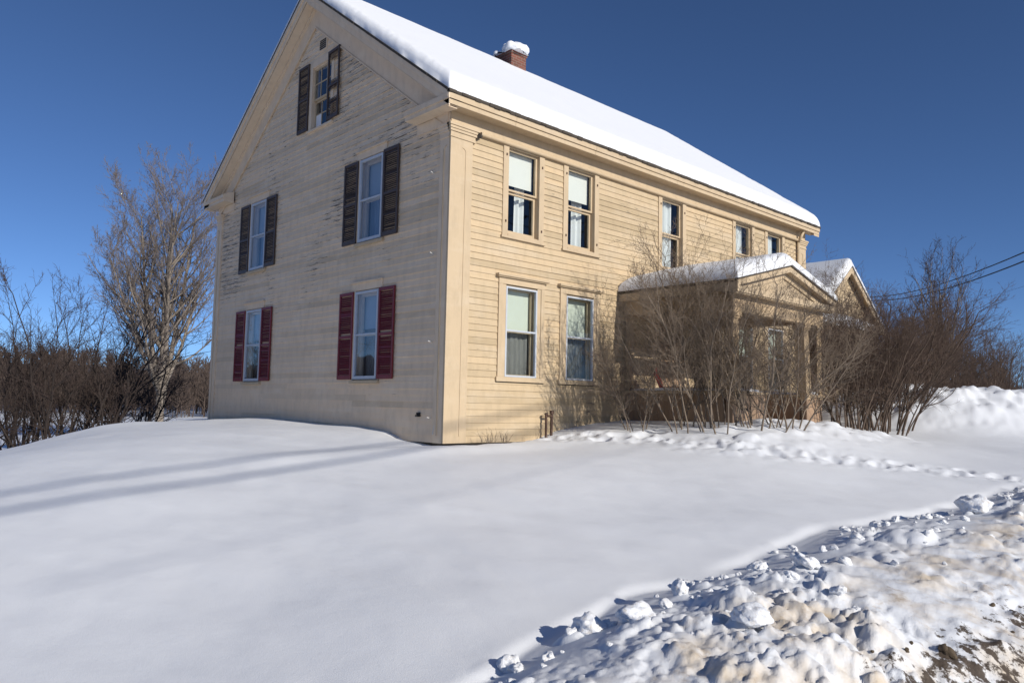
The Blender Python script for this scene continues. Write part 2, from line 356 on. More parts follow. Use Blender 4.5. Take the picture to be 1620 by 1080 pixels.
def ground():
    fa = math.atan2(FW.y, FW.x)
    a = np.concatenate([np.radians(np.arange(-52, 52, .14)), np.radians(np.arange(52, 308, 2.5))]); a = fa-a
    rr = [.6]
    while rr[-1] < 2600:
        q = rr[-1]; rr.append(q*(1.0055 if 3 < q < 15 else 1.009 if q < 17 else 1.0048 if q < 27 else 1.009 if q < 34 else 1.018))
    rr = np.array(rr); na, nr = len(a), len(rr)
    X = CAM.x+np.outer(rr, np.cos(a)); Y = CAM.y+np.outer(rr, np.sin(a)); x, y = X.ravel(), Y.ravel()
    z = H(x, y)
    v = np.stack([x, y, z], 1); v = np.vstack([v, [CAM.x, CAM.y, z[:na].mean()]])
    i = np.arange(nr-1)[:, None]*na; j = np.arange(na)[None]; j2 = (j+1) % na
    q = np.stack([i+j, i+j2, i+na+j2, i+na+j], -1).reshape(-1, 4)
    tri = np.stack([np.arange(na), np.full(na, len(v)-1), (np.arange(na)+1) % na], 1)
    me = bpy.data.meshes.new('snow_ground'); me.vertices.add(len(v)); me.vertices.foreach_set('co', v.ravel())
    me.loops.add(q.size+tri.size); me.loops.foreach_set('vertex_index', np.concatenate([q.ravel(), tri.ravel()]).astype(np.int32))
    me.polygons.add(len(q)+len(tri))
    me.polygons.foreach_set('loop_start', np.concatenate([np.arange(len(q))*4, q.size+np.arange(len(tri))*3]).astype(np.int32))
    me.polygons.foreach_set('loop_total', np.concatenate([np.full(len(q), 4), np.full(len(tri), 3)]).astype(np.int32))
    me.update(); me.validate(); smooth_mesh(me)
    r, f = rf(x, y); s = bank_s(r, f); dist = np.hypot(x, y)
    dirt = sst(1.1, 2.1, s-.5*vnoise(r*1.3, f*1.3, 131))*sst(-.6, .8, r)*(1-sst(20, 30, r))
    grit = sst(2.45, 3.15, s+.7*vnoise(r*1.5, f*1.5, 133))*sst(1.3, 2.2, r)*.60
    brush = sst(150, 175, dist)*1.0
    for nm, ar in (('dirt', dirt), ('grit', grit), ('brush', brush)):
        at = me.attributes.new(nm, 'FLOAT', 'POINT'); at.data.foreach_set('value', np.append(ar, 0).astype(np.float32))
    me.materials.append(M_SNOWG)
    o = link(bpy.data.objects.new('snow_ground', me)); tag(o, kind='structure')
ground()

# ------------------------------------------------------------------ the house
WD, LN = 9.65, 12.6            # gable width, front length
OH = .3                        # roof overhang
ROOFZ, SLOPE = 5.63, .725      # top of the eave edge, pitch
def roof_z(y): return ROOFZ+SLOPE*((y+OH) if y <= WD/2 else (WD+OH-y))
FR = lambda u, n, z: (u, -n, z)
GB = lambda u, n, z: (-n, WD-u, z)          # gable wall: u from the far-left corner
house = empty('farmhouse', (0, 0, 0))
tag(house, 'old cream clapboard two-storey farmhouse with peeling paint and a snow covered gable roof', 'house')
ROW = .112
def clap(T, u0, u1, z0, z1, holes, top=None, name='wall', mat=None, seed=1, parent=None):
    rg = random.Random(seed); b = MB(T); z = z0; k = 0
    while z < z1-.01:
        zt = min(z+ROW, z1); a0, a1 = u0, u1
        if top:
            lim = top(z+.03)
            if lim is None: break
            a0, a1 = max(u0, lim[0]), min(u1, lim[1])
        cuts = sorted({z, zt} | {g for h in holes for g in (h[2], h[3]) if z+.004 < g < zt-.004})
        jit = {}
        for zl, zh in zip(cuts, cuts[1:]):
            iv = [(a0, a1)]
            for (h0, h1, g0, g1) in holes:
                if g0 < zh-.002 and g1 > zl+.002:
                    nv = []
                    for (p, q) in iv:
                        if h1 <= p or h0 >= q: nv.append((p, q)); continue
                        if h0 > p: nv.append((p, h0))
                        if h1 < q: nv.append((h1, q))
                    iv = nv
            for (p, q) in iv:
                x = p
                while x < q-1e-6:
                    e = x+rg.uniform(1.6, 4.6)
                    if q-e < .5: e = q
                    j = rg.gauss(0, .0012); b.t = min(1, max(0, rg.gauss(.5, .22))); g = .0012 if e < q else 0
                    nz = lambda h: .021+j-.015*(h-z)/ROW
                    n0, n1 = nz(zl), nz(zh); s0 = rg.gauss(0, .0012) if zl == z else 0; s1 = rg.gauss(0, .0012) if zl == z else 0; tt = .004 if zh == zt else 0
                    b.add([(x, n0, zl+s0), (e-g, n0, zl+s1), (e-g, n1, zh+tt), (x, n1, zh+tt), (x, -.01, zl+s0), (e-g, -.01, zl+s1), (e-g, -.01, zh+tt), (x, -.01, zh+tt)],
                          [(0, 1, 2, 3), (0, 4, 5, 1), (0, 3, 7, 4), (1, 5, 6, 2)])
                    x = e
        z = zt; k += 1
    return b.build(name, mat, parent)
W2 = WD/2
# window data: centre, width, z0, z1 (glass opening)
FW_UP = [1.69, 3.26, LN/2, LN-3.26, LN-1.69]; FZ = (3.59, 5.15); FLZ = (1.02, 2.63); WW = .78
GU = [WD-7.255, WD-2.398]; GZU = (3.60, 5.2); GZL = (.97, 2.62); GWW = .80
AT = (WD-4.49, .80, 6.36, 7.70)
CS = .13
fh = [(c-WW/2-CS, c+WW/2+CS, FZ[0]-.06, FZ[1]+.2) for c in FW_UP]
fl = [FW_UP[0], FW_UP[1], FW_UP[3], FW_UP[4]]
fh += [(c-WW/2-.18, c+WW/2+.18, FLZ[0]-.03, FLZ[1]+.17) for c in fl]
DOOR = (5.65, 6.95, .35, 2.75); fh.append(DOOR)
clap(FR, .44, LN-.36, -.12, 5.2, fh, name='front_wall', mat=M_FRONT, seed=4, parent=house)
gh = [(c-GWW/2-.06, c+GWW/2+.06, z[0]-.05, z[1]+.17) for c in GU for z in (GZU, GZL)]
gh.append((AT[0]-AT[1]/2-.06, AT[0]+AT[1]/2+.06, AT[2]-.05, AT[3]+.15))
def gtop(z):
    if z < 5.45: return (.0, WD)
    m = (z-5.45)/SLOPE+.0
    return (m, WD-m) if m < W2-.05 else None
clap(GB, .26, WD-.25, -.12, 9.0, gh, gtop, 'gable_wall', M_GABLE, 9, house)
# back and far walls, inner lining so no light leaks
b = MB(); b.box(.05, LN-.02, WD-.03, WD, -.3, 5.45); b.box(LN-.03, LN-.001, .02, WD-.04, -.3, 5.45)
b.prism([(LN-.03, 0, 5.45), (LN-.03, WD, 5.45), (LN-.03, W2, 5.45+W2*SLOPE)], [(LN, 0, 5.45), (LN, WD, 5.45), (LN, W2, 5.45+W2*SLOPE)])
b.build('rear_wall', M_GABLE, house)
b = MB(); b.box(.03, LN-.04, .03, WD-.04, -.6, -.13); b.build('foundation', M_FOUND, house)
# pilasters with an arched groove, base to cap
def pilaster(T, u0, u1, grooves, nn=.045, name='corner_pilaster', mat=M_TRIM, cap=True, ur=.0, z0=-.12, ulap=0):
    b = MB(T); b.box(u0, u1, 0, nn, z0, 5.2)
    ob = b.build(name, mat, house, bevel=.004)
    if grooves:
        g = MB(T)
        for gu, sg in grooves:     # dark groove line with a rounded head, cut as thin applied bead pair
            g.box(gu-.012, gu+.012, nn-.001, nn+.009, .0, 4.78)
            for i in range(7):
                a0, a1 = math.radians(90*i/7), math.radians(90*(i+1)/7); rr = .075
                p = [(gu-sg*rr*(1-math.cos(a)), 4.78+rr*math.sin(a)) for a in (a0, a1)]
                g.hexa([(p[0][0]-.011, nn, p[0][1]), (p[1][0]-.011, nn, p[1][1]), (p[1][0]-.011, nn+.009, p[1][1]), (p[0][0]-.011, nn+.009, p[0][1]),
                        (p[0][0]+.011, nn, p[0][1]+.012), (p[1][0]+.011, nn, p[1][1]+.012), (p[1][0]+.011, nn+.009, p[1][1]+.012), (p[0][0]+.011, nn+.009, p[0][1]+.012)])
        g.build('bead', M_TRIM, ob)
    if cap:
        c = MB(T); a, e = u0-.012, u1+.012
        for i, (zz0, zz1, n2) in enumerate([(5.0, 5.03, .062), (5.03, 5.10, .052), (5.10, 5.145, .072), (5.145, 5.19, .088), (5.19, 5.235, .105)]):
            c.box(u0-(ur if ur else 0)*(n2-nn), u1+(n2-nn)*1.0+ulap, .0, n2, zz0, zz1)
        c.build('capital', mat, ob, bevel=.004)
    return ob
pilaster(FR, -.045, .44, [(.29, 1)], ur=1, ulap=.04)
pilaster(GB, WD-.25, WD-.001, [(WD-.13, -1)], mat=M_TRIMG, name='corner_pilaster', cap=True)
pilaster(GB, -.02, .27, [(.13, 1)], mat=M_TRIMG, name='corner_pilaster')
pilaster(FR, LN-.36, LN+.01, [(LN-.17, 1)], name='corner_pilaster', ur=1)
# frieze, round moulding, soffit, fascia along the front
b = MB(FR); b.box(-.03, LN+.02, 0, .03, 5.235, 5.47); b.build('frieze', M_TRIM, house)
b = MB(); b.tube((.60, -.058, 5.195), (LN-.40, -.058, 5.195), .036, k=12); b.box(.60, LN-.4, -.03, -.001, 5.165, 5.236); b.build('frieze_moulding', M_TRIM, house, smooth=False)
SOF = 5.45
b = MB()
b.box(-OH+.02, LN+OH-.02, -OH+.03, -.031, SOF, SOF+.02)
b.build('soffit', M_TRIM, house)
b = MB()
segs = [(-OH, 1.2), (1.2, 3.35), (3.35, 6.1), (6.1, 9.0), (9.0, LN+OH)]
for a, e in segs:
    b.box(a+.002, e-.002, -OH, -OH+.03, 5.43, 5.51); b.box(a+.002, e-.002, -OH-.025, -OH+.01, 5.512, 5.615)
b.build('fascia', M_TRIM, house, bevel=.005)
b = MB(); b.box(-OH, LN+OH, WD, WD+OH, 5.45, 5.6); b.build('rear_soffit', M_TRIMG, house)
# rake trim: board on the wall, soffit under the overhang, rake fascia
def slope_pt(y, off): return roof_z(y)+off
for side in (0, 1):
    Y = (lambda t: t) if side == 0 else (lambda t: WD-t)
    ye, ym = -OH, W2
    def band(x0, x1, o0, o1, ya, yb):      # a board following the rake between two offsets under the roof line
        return [(x0, Y(ya), roof_z(Y(ya))+o0), (x1, Y(ya), roof_z(Y(ya))+o0), (x1, Y(ya), roof_z(Y(ya))+o1), (x0, Y(ya), roof_z(Y(ya))+o1)], \
               [(x0, Y(yb), roof_z(Y(yb))+o0), (x1, Y(yb), roof_z(Y(yb))+o0), (x1, Y(yb), roof_z(Y(yb))+o1), (x0, Y(yb), roof_z(Y(yb))+o1)]
    b = MB(); b.prism(*band(-.045, -.002, -.72, -.26, .05, ym)); b.build('rake_frieze', M_TRIMG, house)
    b = MB(); b.prism(*band(-.09, -.002, -.33, -.25, .02, ym)); b.prism(*band(-.062, -.046, -.745, -.715, .15, ym)); b.build('bed_moulding', M_TRIMG, house)
    b = MB(); b.prism(*band(-OH+.03, -.092, -.27, -.25, ye+.05, ym)); b.build('rake_soffit', M_TRIMG, house)
    b = MB(); b.prism(*band(-OH, -OH+.03, -.24, -.10, ye+.01, ym)); b.prism(*band(-OH-.03, -OH+.01, -.10, -.002, ye, ym)); b.build('rake_fascia', M_TRIMG, house, bevel=.004)
    b = MB(); b.prism(*band(LN, LN+OH, -.27, -.02, ye+.01, ym)); b.build('rake_fascia', M_TRIM, house)
    # cornice return
    ya, yb = -OH+.001, .95
    b = MB()
    y0_, y1_ = (ya, yb) if side == 0 else (WD-yb, WD-ya)
    b.box(-OH, -.0455, y0_, y1_, 5.43, 5.51); b.box(-OH-.025, -.0455, y0_-.02*(side == 0), y1_+.02*(side == 1), 5.512, 5.60)
    yi = yb if side == 0 else WD-yb
    s_ = .35*(1 if side == 0 else -1)
    b.prism([(-.046, Y(ya+.02), 5.60), (-OH-.02, Y(ya+.02), 5.60), (-.046, Y(ya+.02), 5.72)], [(-.046, yi, 5.60), (-OH-.02, yi, 5.60), (-.046, yi, 5.72)])
    b.build('cornice_return', M_TRIMG, house)
    b = MB(); b.box(-.036, -.001, (.0 if side == 0 else WD-.95), (.95 if side == 0 else WD), 5.24, 5.43); b.build('return_frieze', M_TRIMG, house)
# roof deck and shingle edge
b = MB()
x0, x1 = -OH-.035, LN+OH+.02
for (ya, yb) in ((-OH-.035, W2), (W2, WD+OH+.035)):
    za, zb = ROOFZ+SLOPE*(ya+OH) if ya < 0 else roof_z(ya), roof_z(yb) if yb < WD else ROOFZ-.025
    b.prism([(x0, ya, za), (x0, yb, zb), (x0, yb, zb+.045), (x0, ya, za+.045)], [(x1, ya, za), (x1, yb, zb), (x1, yb, zb+.045), (x1, ya, za+.045)])
b.build('roof', M_SHING, house)
rg = random.Random(12); b = MB(); x = x0
while x < x1:     # ragged shingle butts along the eave and up the near rake
    w = rg.uniform(.1, .2); y = -OH-.035-rg.uniform(.0, .02); b.box(x, min(x+w, x1), y, -OH+.02, ROOFZ-.022+rg.uniform(-.012, .01), ROOFZ+.03); x += w+.004
y = -OH
while y < W2-.2:
    w = rg.uniform(.1, .2); o = rg.uniform(0, .02); z = roof_z(y)
    b.prism([(x0-o, y, z+.0), (x0+.03, y, z+.0), (x0+.03, y, z+.05), (x0-o, y, z+.05)], [(x0-o, y+w, z+w*SLOPE), (x0+.03, y+w, z+w*SLOPE), (x0+.03, y+w, z+.05+w*SLOPE), (x0-o, y+w, z+.05+w*SLOPE)]); y += w
b.build('shingle_edge', M_SHING, house)
# small bracket stubs on the gable corner
for (y, z) in ((.42, 4.45), (.38, 3.05), (.36, 1.55), (.33, .28)):
    b = MB(); b.tube((-.02, y, z), (-.11, y-.03, z+.015), .006); b.tube((-.10, y-.03, z+.013), (-.12, y-.035, z+.017), .010); b.build('wire_bracket', M_WIREW, house)
b = MB(); b.tube((-.028, .20, .30), (-.05, .22, .02), .008); b.build('loose_wire', M_WIREW, house)
b = MB(); b.box(-.05, -.018, .62, .70, .30, .37); b.tube((-.05, .66, .335), (-.09, .66, .31), .018); b.build('hose_bib', M_VENT, house)
b = MB(); b.tube((.60, -.055, 5.16), (.52, -.10, 5.13), .035, .042, 10); b.build('moulding_end', M_FOUND, house)
b = MB(); b.tube((LN-.48, -.07, 5.12), (LN-.48, -.07, .3), .04, k=10); b.tube((LN-.48, -.07, 5.12), (LN-.44, -.2, 5.42), .04, k=10); b.build('downspout', M_TRIM, house, smooth=True)

# ------------------------------------------------------------------ windows
def room(T, c, w, z0, z1, par, depth=.9):
    b = MB(T); w2 = w/2+.02; z0 -= .02; z1 += .02; n0 = -.13
    b.add([(c-w2, n0, z0), (c+w2, n0, z0), (c+w2, n0, z1), (c-w2, n0, z1), (c-w2-.2, -depth, z0-.1), (c+w2+.2, -depth, z0-.1), (c+w2+.2, -depth, z1), (c-w2-.2, -depth, z1)],
          [(4, 5, 6, 7), (0, 1, 5, 4), (1, 2, 6, 5), (2, 3, 7, 6), (3, 0, 4, 7)])
    b.build('dark_room', M_ROOM, par)
def frame(b, a0, a1, z0, z1, n0, n1, t, tb=None):
    tb = tb or t
    b.box(a0, a0+t, n0, n1, z0, z1); b.box(a1-t, a1, n0, n1, z0, z1); b.box(a0+t, a1-t, n0, n1, z1-t, z1); b.box(a0+t, a1-t, n0, n1, z0, z0+tb)
def curtain(T, u0, u1, n, z0, z1, mat, par, seed, name='curtain', fold=.07, amp=.018):
    b = MB(T); rg = random.Random(seed); k = max(6, int((u1-u0)/.012)); ph = rg.random()*6; xs = [u0+(u1-u0)*i/k for i in range(k+1)]
    def nn(x, s): return n+amp*math.sin(x/fold*6.28+ph+s)+amp*.5*math.sin(x/fold*2.7+ph*2)
    pts = [(x, nn(x, 0), z1) for x in xs]+[(x+.01*math.sin(ph+x*9), nn(x, .5), z0) for x in xs]
    b.add(pts, [(i, i+1, k+2+i, k+1+i) for i in range(k)]); o = b.build(name, mat, par, smooth=True); return o
def shell(T, c, w, z0, z1, n_in, n_out, par, mat):   # jamb lining
    b = MB(T); t = .02
    b.box(c-w/2-t, c-w/2, n_in, n_out, z0-t, z1+t); b.box(c+w/2, c+w/2+t, n_in, n_out, z0-t, z1+t)
    b.box(c-w/2, c+w/2, n_in, n_out, z1, z1+t); b.box(c-w/2, c+w/2, n_in, n_out, z0-t, z0)
    b.build('jamb', mat, par)
def front_upper(c, i):
    T = FR; z0, z1 = FZ; w = WW; b = MB(T)
    a0, a1 = c-w/2, c+w/2
    b.box(a0-CS, a0, 0, .036, z0-.06, z1+.012); b.box(a1, a1+CS, 0, .036, z0-.06, z1+.012); b.box(a0, a1, 0, .030, z1-.005, z1+.014)
    o = b.build('window', M_TRIM, house, bevel=.003)
    s = MB(T); s.box(a0-CS-.03, a1+CS+.03, 0, .062, z0-.105, z0-.061); s.box(a0, a1, -.1, .045, z0-.06, z0-.02); s.build('sill', M_TRIM, o, bevel=.004)
    shell(T, c, w, z0, z1, -.13, -.001, o, M_TRIM)
    zm = (z0+z1)/2+.02+.01*(i % 2)
    s = MB(T); frame(s, a0+.002, a1-.002, zm-.02, z1-.002, -.075, -.035, .042, .035); s.build('upper_sash', M_TRIM, o, bevel=.003)
    s = MB(T); frame(s, a0+.002, a1-.002, z0, zm-.0205, -.125, -.08, .045, .07); s.build('lower_sash', M_TRIM, o, bevel=.003)
    s = MB(T); s.sheet(a0+.04, a1-.04, -.056, zm, z1-.04); s.sheet(a0+.045, a1-.045, -.102, z0+.06, zm-.05); s.build('pane', M_GLASS, o)
    if i < 2:
        zb = zm+[.12, .16][i]
        s = MB(T); s.box(a0+.03, a1-.03, -.150, -.147, zb, z1-.02); s.build('roller_blind', M_BLIND, o)
        if i == 0: curtain(T, c+.02, c+.30, -.28, z0-.1, z1, M_CURT, o, 3, fold=.13, amp=.035)
        else: curtain(T, c+.0, c+.29, -.28, z0-.1, z1, M_CURT, o, 5, fold=.15, amp=.035); curtain(T, c-.37, c-.22, -.28, z0-.1, z1, M_CURT, o, 6, fold=.1)
    else:
        curtain(T, a0-.02, a1-.20, -.18, z0-.1, z1, M_CURT, o, 9+i, fold=.11, amp=.03)
        if i > 2: curtain(T, a1-.2, a1+.02, -.26, z0-.1, z1, M_CURT, o, 19+i, fold=.11, amp=.03)
    room(T, c, w+.1, z0, z1, o)
    for (u, z) in ((a0-CS*.45, z1-.15), (a0-CS*.45, z0+.2), (a1+CS*.5, z1-.2), (a1+CS*.5, z0+.15)):   # old shutter hinge stubs
        s = MB(T); s.box(u-.012, u+.012, .036, .05, z-.02, z+.02); s.build('hinge', M_PIPE, o)
def front_lower(c, i):
    T = FR; z0, z1 = FLZ; w = WW; a0, a1 = c-w/2, c+w/2; b = MB(T)
    for sg in (-1, 1):
        e = a0 if sg < 0 else a1
        lo, hi = sorted((e, e+sg*.09)); b.box(lo, hi, 0, .030, z0, z1+.03)
        lo, hi = sorted((e+sg*.092, e+sg*.18)); b.box(lo, hi, 0, .042, z0, z1+.03)
    b.box(a0-.18, a1+.18, 0, .042, z1+.0305, z1+.14)
    o = b.build('window', M_TRIM, house, bevel=.003)
    s = MB(T); s.box(a0-.23, a1+.23, 0, .085, z1+.141, z1+.16); s.box(a0-.25, a1+.25, 0, .11, z1+.1605, z1+.20); s.build('head_cornice', M_TRIM, o, bevel=.005)
    s = MB(T); s.box(a0-.21, a1+.21, 0, .052, z0-.085, z0-.001); s.build('sill', M_TRIM, o, bevel=.003)
    s = MB(T); s.box(a0-.2, a1+.2, 0, .03, z0-.1, z0-.0855); s.build('sill_gap', M_VENT, o)
    shell(T, c, w, z0, z1, -.14, -.001, o, M_TRIM)
    zm = (z0+z1)/2+.02
    s = MB(T); frame(s, a0+.001, a1-.001, z0+.001, z1-.001, -.02, .034, .032); s.box(a0+.033, a1-.033, -.015, .028, zm-.016, zm+.016); s.build('storm_frame', M_STORM, o, bevel=.003)
    s = MB(T); s.sheet(a0+.031, a1-.031, .002, z0+.03, zm-.015); s.sheet(a0+.031, a1-.031, .002, zm+.015, z1-.03); s.build('pane', M_GLASS, o)
    s = MB(T); frame(s, a0+.001, a1-.001, z0+.001, z1-.001, -.13, -.09, .05); s.box(a0+.05, a1-.05, -.13, -.09, zm-.02, zm+.02); s.build('sash', M_TRIM, o)
    s = MB(T); s.box(a0+.03, a1-.03, -.163, -.16, zm+.03, z1-.02); s.build('roller_blind', M_BLINDG, o)
    curtain(T, a0-.06, a1+.06, -.19, z0-.1, zm+.1, M_CURTD, o, 30+i, fold=.12, amp=.02)
    room(T, c, w+.1, z0, z1, o)
for i, c in enumerate(FW_UP): front_upper(c, i)
for i, c in enumerate(fl): front_lower(c, i)
def shutter(T, u0, u1, z0, z1, mat, par, seed, louv=(0, 1), broken=(), tilt=0., lean=0.):
    """louvred shutter: stiles, three rails, slats; broken = z-ranges (fractions) with the slats gone"""
    rg = random.Random(seed); c = (u0+u1)/2
    def TT(u, n, z):
        du, dz = u-c, z-z0; return T(c+du*math.cos(tilt)-dz*math.sin(tilt), n+lean*(u-u0), z0+dz*math.cos(tilt)+du*math.sin(tilt))
    b = MB(TT); t = .045; n0, n1 = .03, .062; h = z1-z0
    b.box(u0, u0+t, n0, n1, z0, z1); b.box(u1-t, u1, n0, n1, z0, z1)
    rails = [(z0, z0+.08), (z0+h*.47, z0+h*.47+.055), (z1-.06, z1)]
    for (a, e) in rails: b.box(u0+t, u1-t, n0+.002, n1-.002, a, e)
    o = b.build('shutter', mat, par, bevel=.003)
    s = MB(TT); z = z0+.09
    while z < z1-.075:
        fr = (z-z0)/h
        if not any(a-.028 < z < e+.006 for a, e in rails) and not any(p < fr < q for p, q in broken):
            k = rg.uniform(-.004, .004); op = rg.uniform(.85, 1.15) if rg.random() < .93 else 2.2
            s.add([(u0+t, n0+.003, z+.03*op+k), (u1-t, n0+.003, z+.03*op), (u1-t, n1-.004, z), (u0+t, n1-.004, z+k), (u0+t, n0+.003, z+.037*op+k), (u1-t, n0+.003, z+.037*op), (u1-t, n1-.004, z+.008), (u0+t, n1-.004, z+.008+k)],
                  [(0, 1, 2, 3), (4, 7, 6, 5), (0, 4, 5, 1), (2, 6, 7, 3)])
        z += .036
    s.build('louvres', mat, o)
    return o
def gable_window(c, z0, z1, mat, i):
    T = GB; w = GWW; a0, a1 = c-w/2, c+w/2; b = MB(T)
    b.box(a0-.055, a0, 0, .034, z0-.04, z1+.02); b.box(a1, a1+.055, 0, .034, z0-.04, z1+.02); b.box(a0-.12, a1+.10, 0, .034, z1+.021, z1+.165)
    o = b.build('window', M_TRIMG, house, bevel=.003)
    s = MB(T); s.box(a0-.14, a1+.12, 0, .07, z1+.166, z1+.19); s.build('head_cornice', M_TRIMG, o)
    s = MB(T); s.box(a0-.08, a1+.08, 0, .075, z0-.10, z0-.041); s.build('sill', M_TRIM, o, bevel=.004)
    shell(T, c, w, z0-.02, z1, -.2, -.001, o, M_TRIMG); zm = (z0+z1)/2-.0
    s = MB(T); frame(s, a0+.001, a1-.001, z0-.018, z1-.001, -.01, .045, .045, .06); s.box(a0+.046, a1-.046, -.005, .035, zm-.017, zm+.017); s.build('storm_frame', M_STORM, o, bevel=.003)
    s = MB(T); s.sheet(a0+.044, a1-.044, .012, z0+.04, zm-.016); s.sheet(a0+.044, a1-.044, .012, zm+.016, z1-.045); s.build('pane', M_GLASSG, o)
    s = MB(T); frame(s, a0+.001, a1-.001, z0, z1-.001, -.12, -.08, .085, .05); s.box(a0+.086, a1-.086, -.12, -.08, zm-.02, zm+.02); s.build('sash', M_TRIMG, o)
    s = MB(T); s.box(a0+.03, a1-.03, -.16, -.157, zm+.12, z1-.02); s.build('roller_blind', M_BLINDB, o)
    curtain(T, a0, a1, -.25, z0-.1, zm+.2, M_CURTB if i < 2 else M_CURTD, o, 50+i, fold=.14, amp=.025)
    room(T, c, w+.1, z0, z1, o)
    zs0, zs1 = (z0-.02, z1+.01)
    shutter(T, a0-.05-.50, a0-.05, zs0+(.0 if i != 0 else -.03), zs1, mat, o, 60+i)
    shutter(T, a1+.04, a1+.54, zs0, zs1+(.02 if i == 1 else 0), mat, o, 70+i)
for i, (c, z, m) in enumerate([(GU[0]+0, GZU, M_BROWN), (GU[1], GZU, M_BROWN), (GU[0], GZL, M_MAROON), (GU[1], GZL, M_MAROON)]): gable_window(c, z[0], z[1], m, i)
def attic():
    T = GB; c, w, z0, z1 = AT; a0, a1 = c-w/2, c+w/2; b = MB(T)
    b.box(a0-.11, a0, 0, .03, z0-.03, z1+.02); b.box(a1, a1+.11, 0, .03, z0-.03, z1+.02); b.box(a0-.2, a1+.2, 0, .03, z1+.021, z1+.16)
    o = b.build('window', M_TRIMG, house); s = MB(T); s.box(a0-.13, a1+.13, 0, .06, z0-.07, z0-.031); s.build('sill', M_TRIMG, o)
    shell(T, c, w, z0, z1, -.14, -.001, o, M_TRIMG); zm = (z0+z1)/2-.02
    s = MB(T); frame(s, a0, a1, zm-.02, z1, -.06, -.02, .035); frame(s, a0, a1, z0, zm-.021, -.105, -.065, .035, .06)
    for k in (1, 2):
        u = a0+w*k/3; s.box(u-.009, u+.009, -.05, -.028, zm+.015, z1-.035); s.box(u-.009, u+.009, -.095, -.073, z0+.06, zm-.056)
    zz = (zm+z1)/2; s.box(a0+.035, a1-.035, -.049, -.029, zz-.009, zz+.009); zz = (z0+zm)/2; s.box(a0+.035, a1-.035, -.094, -.074, zz-.009, zz+.009)
    s.build('sash', M_TRIM, o)
    s = MB(T); s.sheet(a0+.03, a1-.03, -.039, zm+.01, z1-.03); s.sheet(a0+.03, a1-.03, -.084, z0+.05, zm-.05); s.build('pane', M_GLASSG, o)
    s = MB(T); s.box(a0+.035, a0+w/3-.01, -.081, -.079, z0+.06, zz-.01); s.build('white_card', M_WHITE, o)
    room(T, c, w+.1, z0, z1, o)
    shutter(T, a0-.11-.47, a0-.12, z0+.0, z1+.16, M_BROWN, o, 80)
    shutter(T, a1-.09, a1+.40, z0-.0, z1+.15, M_BROWN, o, 81, broken=((.55, .84), (.30, .42)), tilt=.01, lean=.04)
attic()
b = MB(GB); vy = WD-4.5; frame(b, vy-.17, vy+.17, 8.0, 8.28, 0, .03, .03)
for k in range(5): b.hexa([(vy-.14, .0, 8.05+k*.045), (vy+.14, .0, 8.05+k*.045), (vy+.14, .025, 8.03+k*.045), (vy-.14, .025, 8.03+k*.045), (vy-.14, .0, 8.056+k*.045), (vy+.14, .0, 8.056+k*.045), (vy+.14, .025, 8.036+k*.045), (vy-.14, .025, 8.036+k*.045)])
vo = b.build('gable_vent', M_TRIMG, house); b = MB(GB); b.box(vy-.14, vy+.14, .0215, .0225, 8.03, 8.25); b.build('vent_backing', M_VENT, vo)

# front door behind the porch
b = MB(FR); b.box(DOOR[0], DOOR[0]+.18, 0, .04, .35, 2.55); b.box(DOOR[1]-.18, DOOR[1], 0, .04, .35, 2.55); b.box(DOOR[0], DOOR[1], 0, .04, 2.551, 2.75); o = b.build('door_frame', M_TRIM, house)
b = MB(FR); b.box(5.83, 6.77, -.08, -.03, .35, 2.55)
for (a, e, z0, z1) in ((5.93, 6.25, .5, 1.2), (6.35, 6.67, .5, 1.2), (5.93, 6.25, 1.35, 2.4), (6.35, 6.67, 1.35, 2.4)): frame(b, a, e, z0, z1, -.0299, -.018, .03)
b.build('door', M_PORCHW, o)

# ------------------------------------------------------------------ chimney
ch = empty('chimney_stack', (5.96, 5.0, 9.08)); ch.parent = house; ch.name = 'chimney'
b = MB(); b.box(-.30, .24, -.28, .36, -.4, .88); b.box(-.325, .265, -.305, .385, .881, .96); b.build('brick_stack', M_BRICK, ch)
def blob_mesh(name, rx, ry, rzz, seed, sub=3, rough=.25, flat=None):
    bm = bmesh.new(); bmesh.ops.create_icosphere(bm, subdivisions=sub, radius=1); rg = random.Random(seed); o1, o2 = rg.random()*50, rg.random()*50
    P = np.array([v.co[:] for v in bm.verts])
    n = fbm(P[:, 0]*1.3+o1+P[:, 2]*.7, P[:, 1]*1.3+o2-P[:, 2]*.9, seed, 3); n2 = fbm(P[:, 0]*3.4+o2, P[:, 1]*3.4+P[:, 2]*3.1+o1, seed+9, 2)
    for v, a, c in zip(bm.verts, n, n2):
        k = 1+rough*a*1.6+rough*.5*c; v.co = Vector((v.co.x*rx*k, v.co.y*ry*k, v.co.z*rzz*k))
        if flat is not None and v.co.z < flat: v.co.z = flat
    me = bpy.data.meshes.new(name); bm.to_mesh(me); bm.free(); smooth_mesh(me); return me
me = blob_mesh('chimney_snow', .38, .42, .26, 5, 4, .42, -.02); me.materials.append(M_SNOW); o = link(bpy.data.objects.new('chimney_snow', me)); o.location = (5.93, 5.04, 10.04)
tag(o, 'small cap of snow sitting on top of the brick chimney', 'snow')

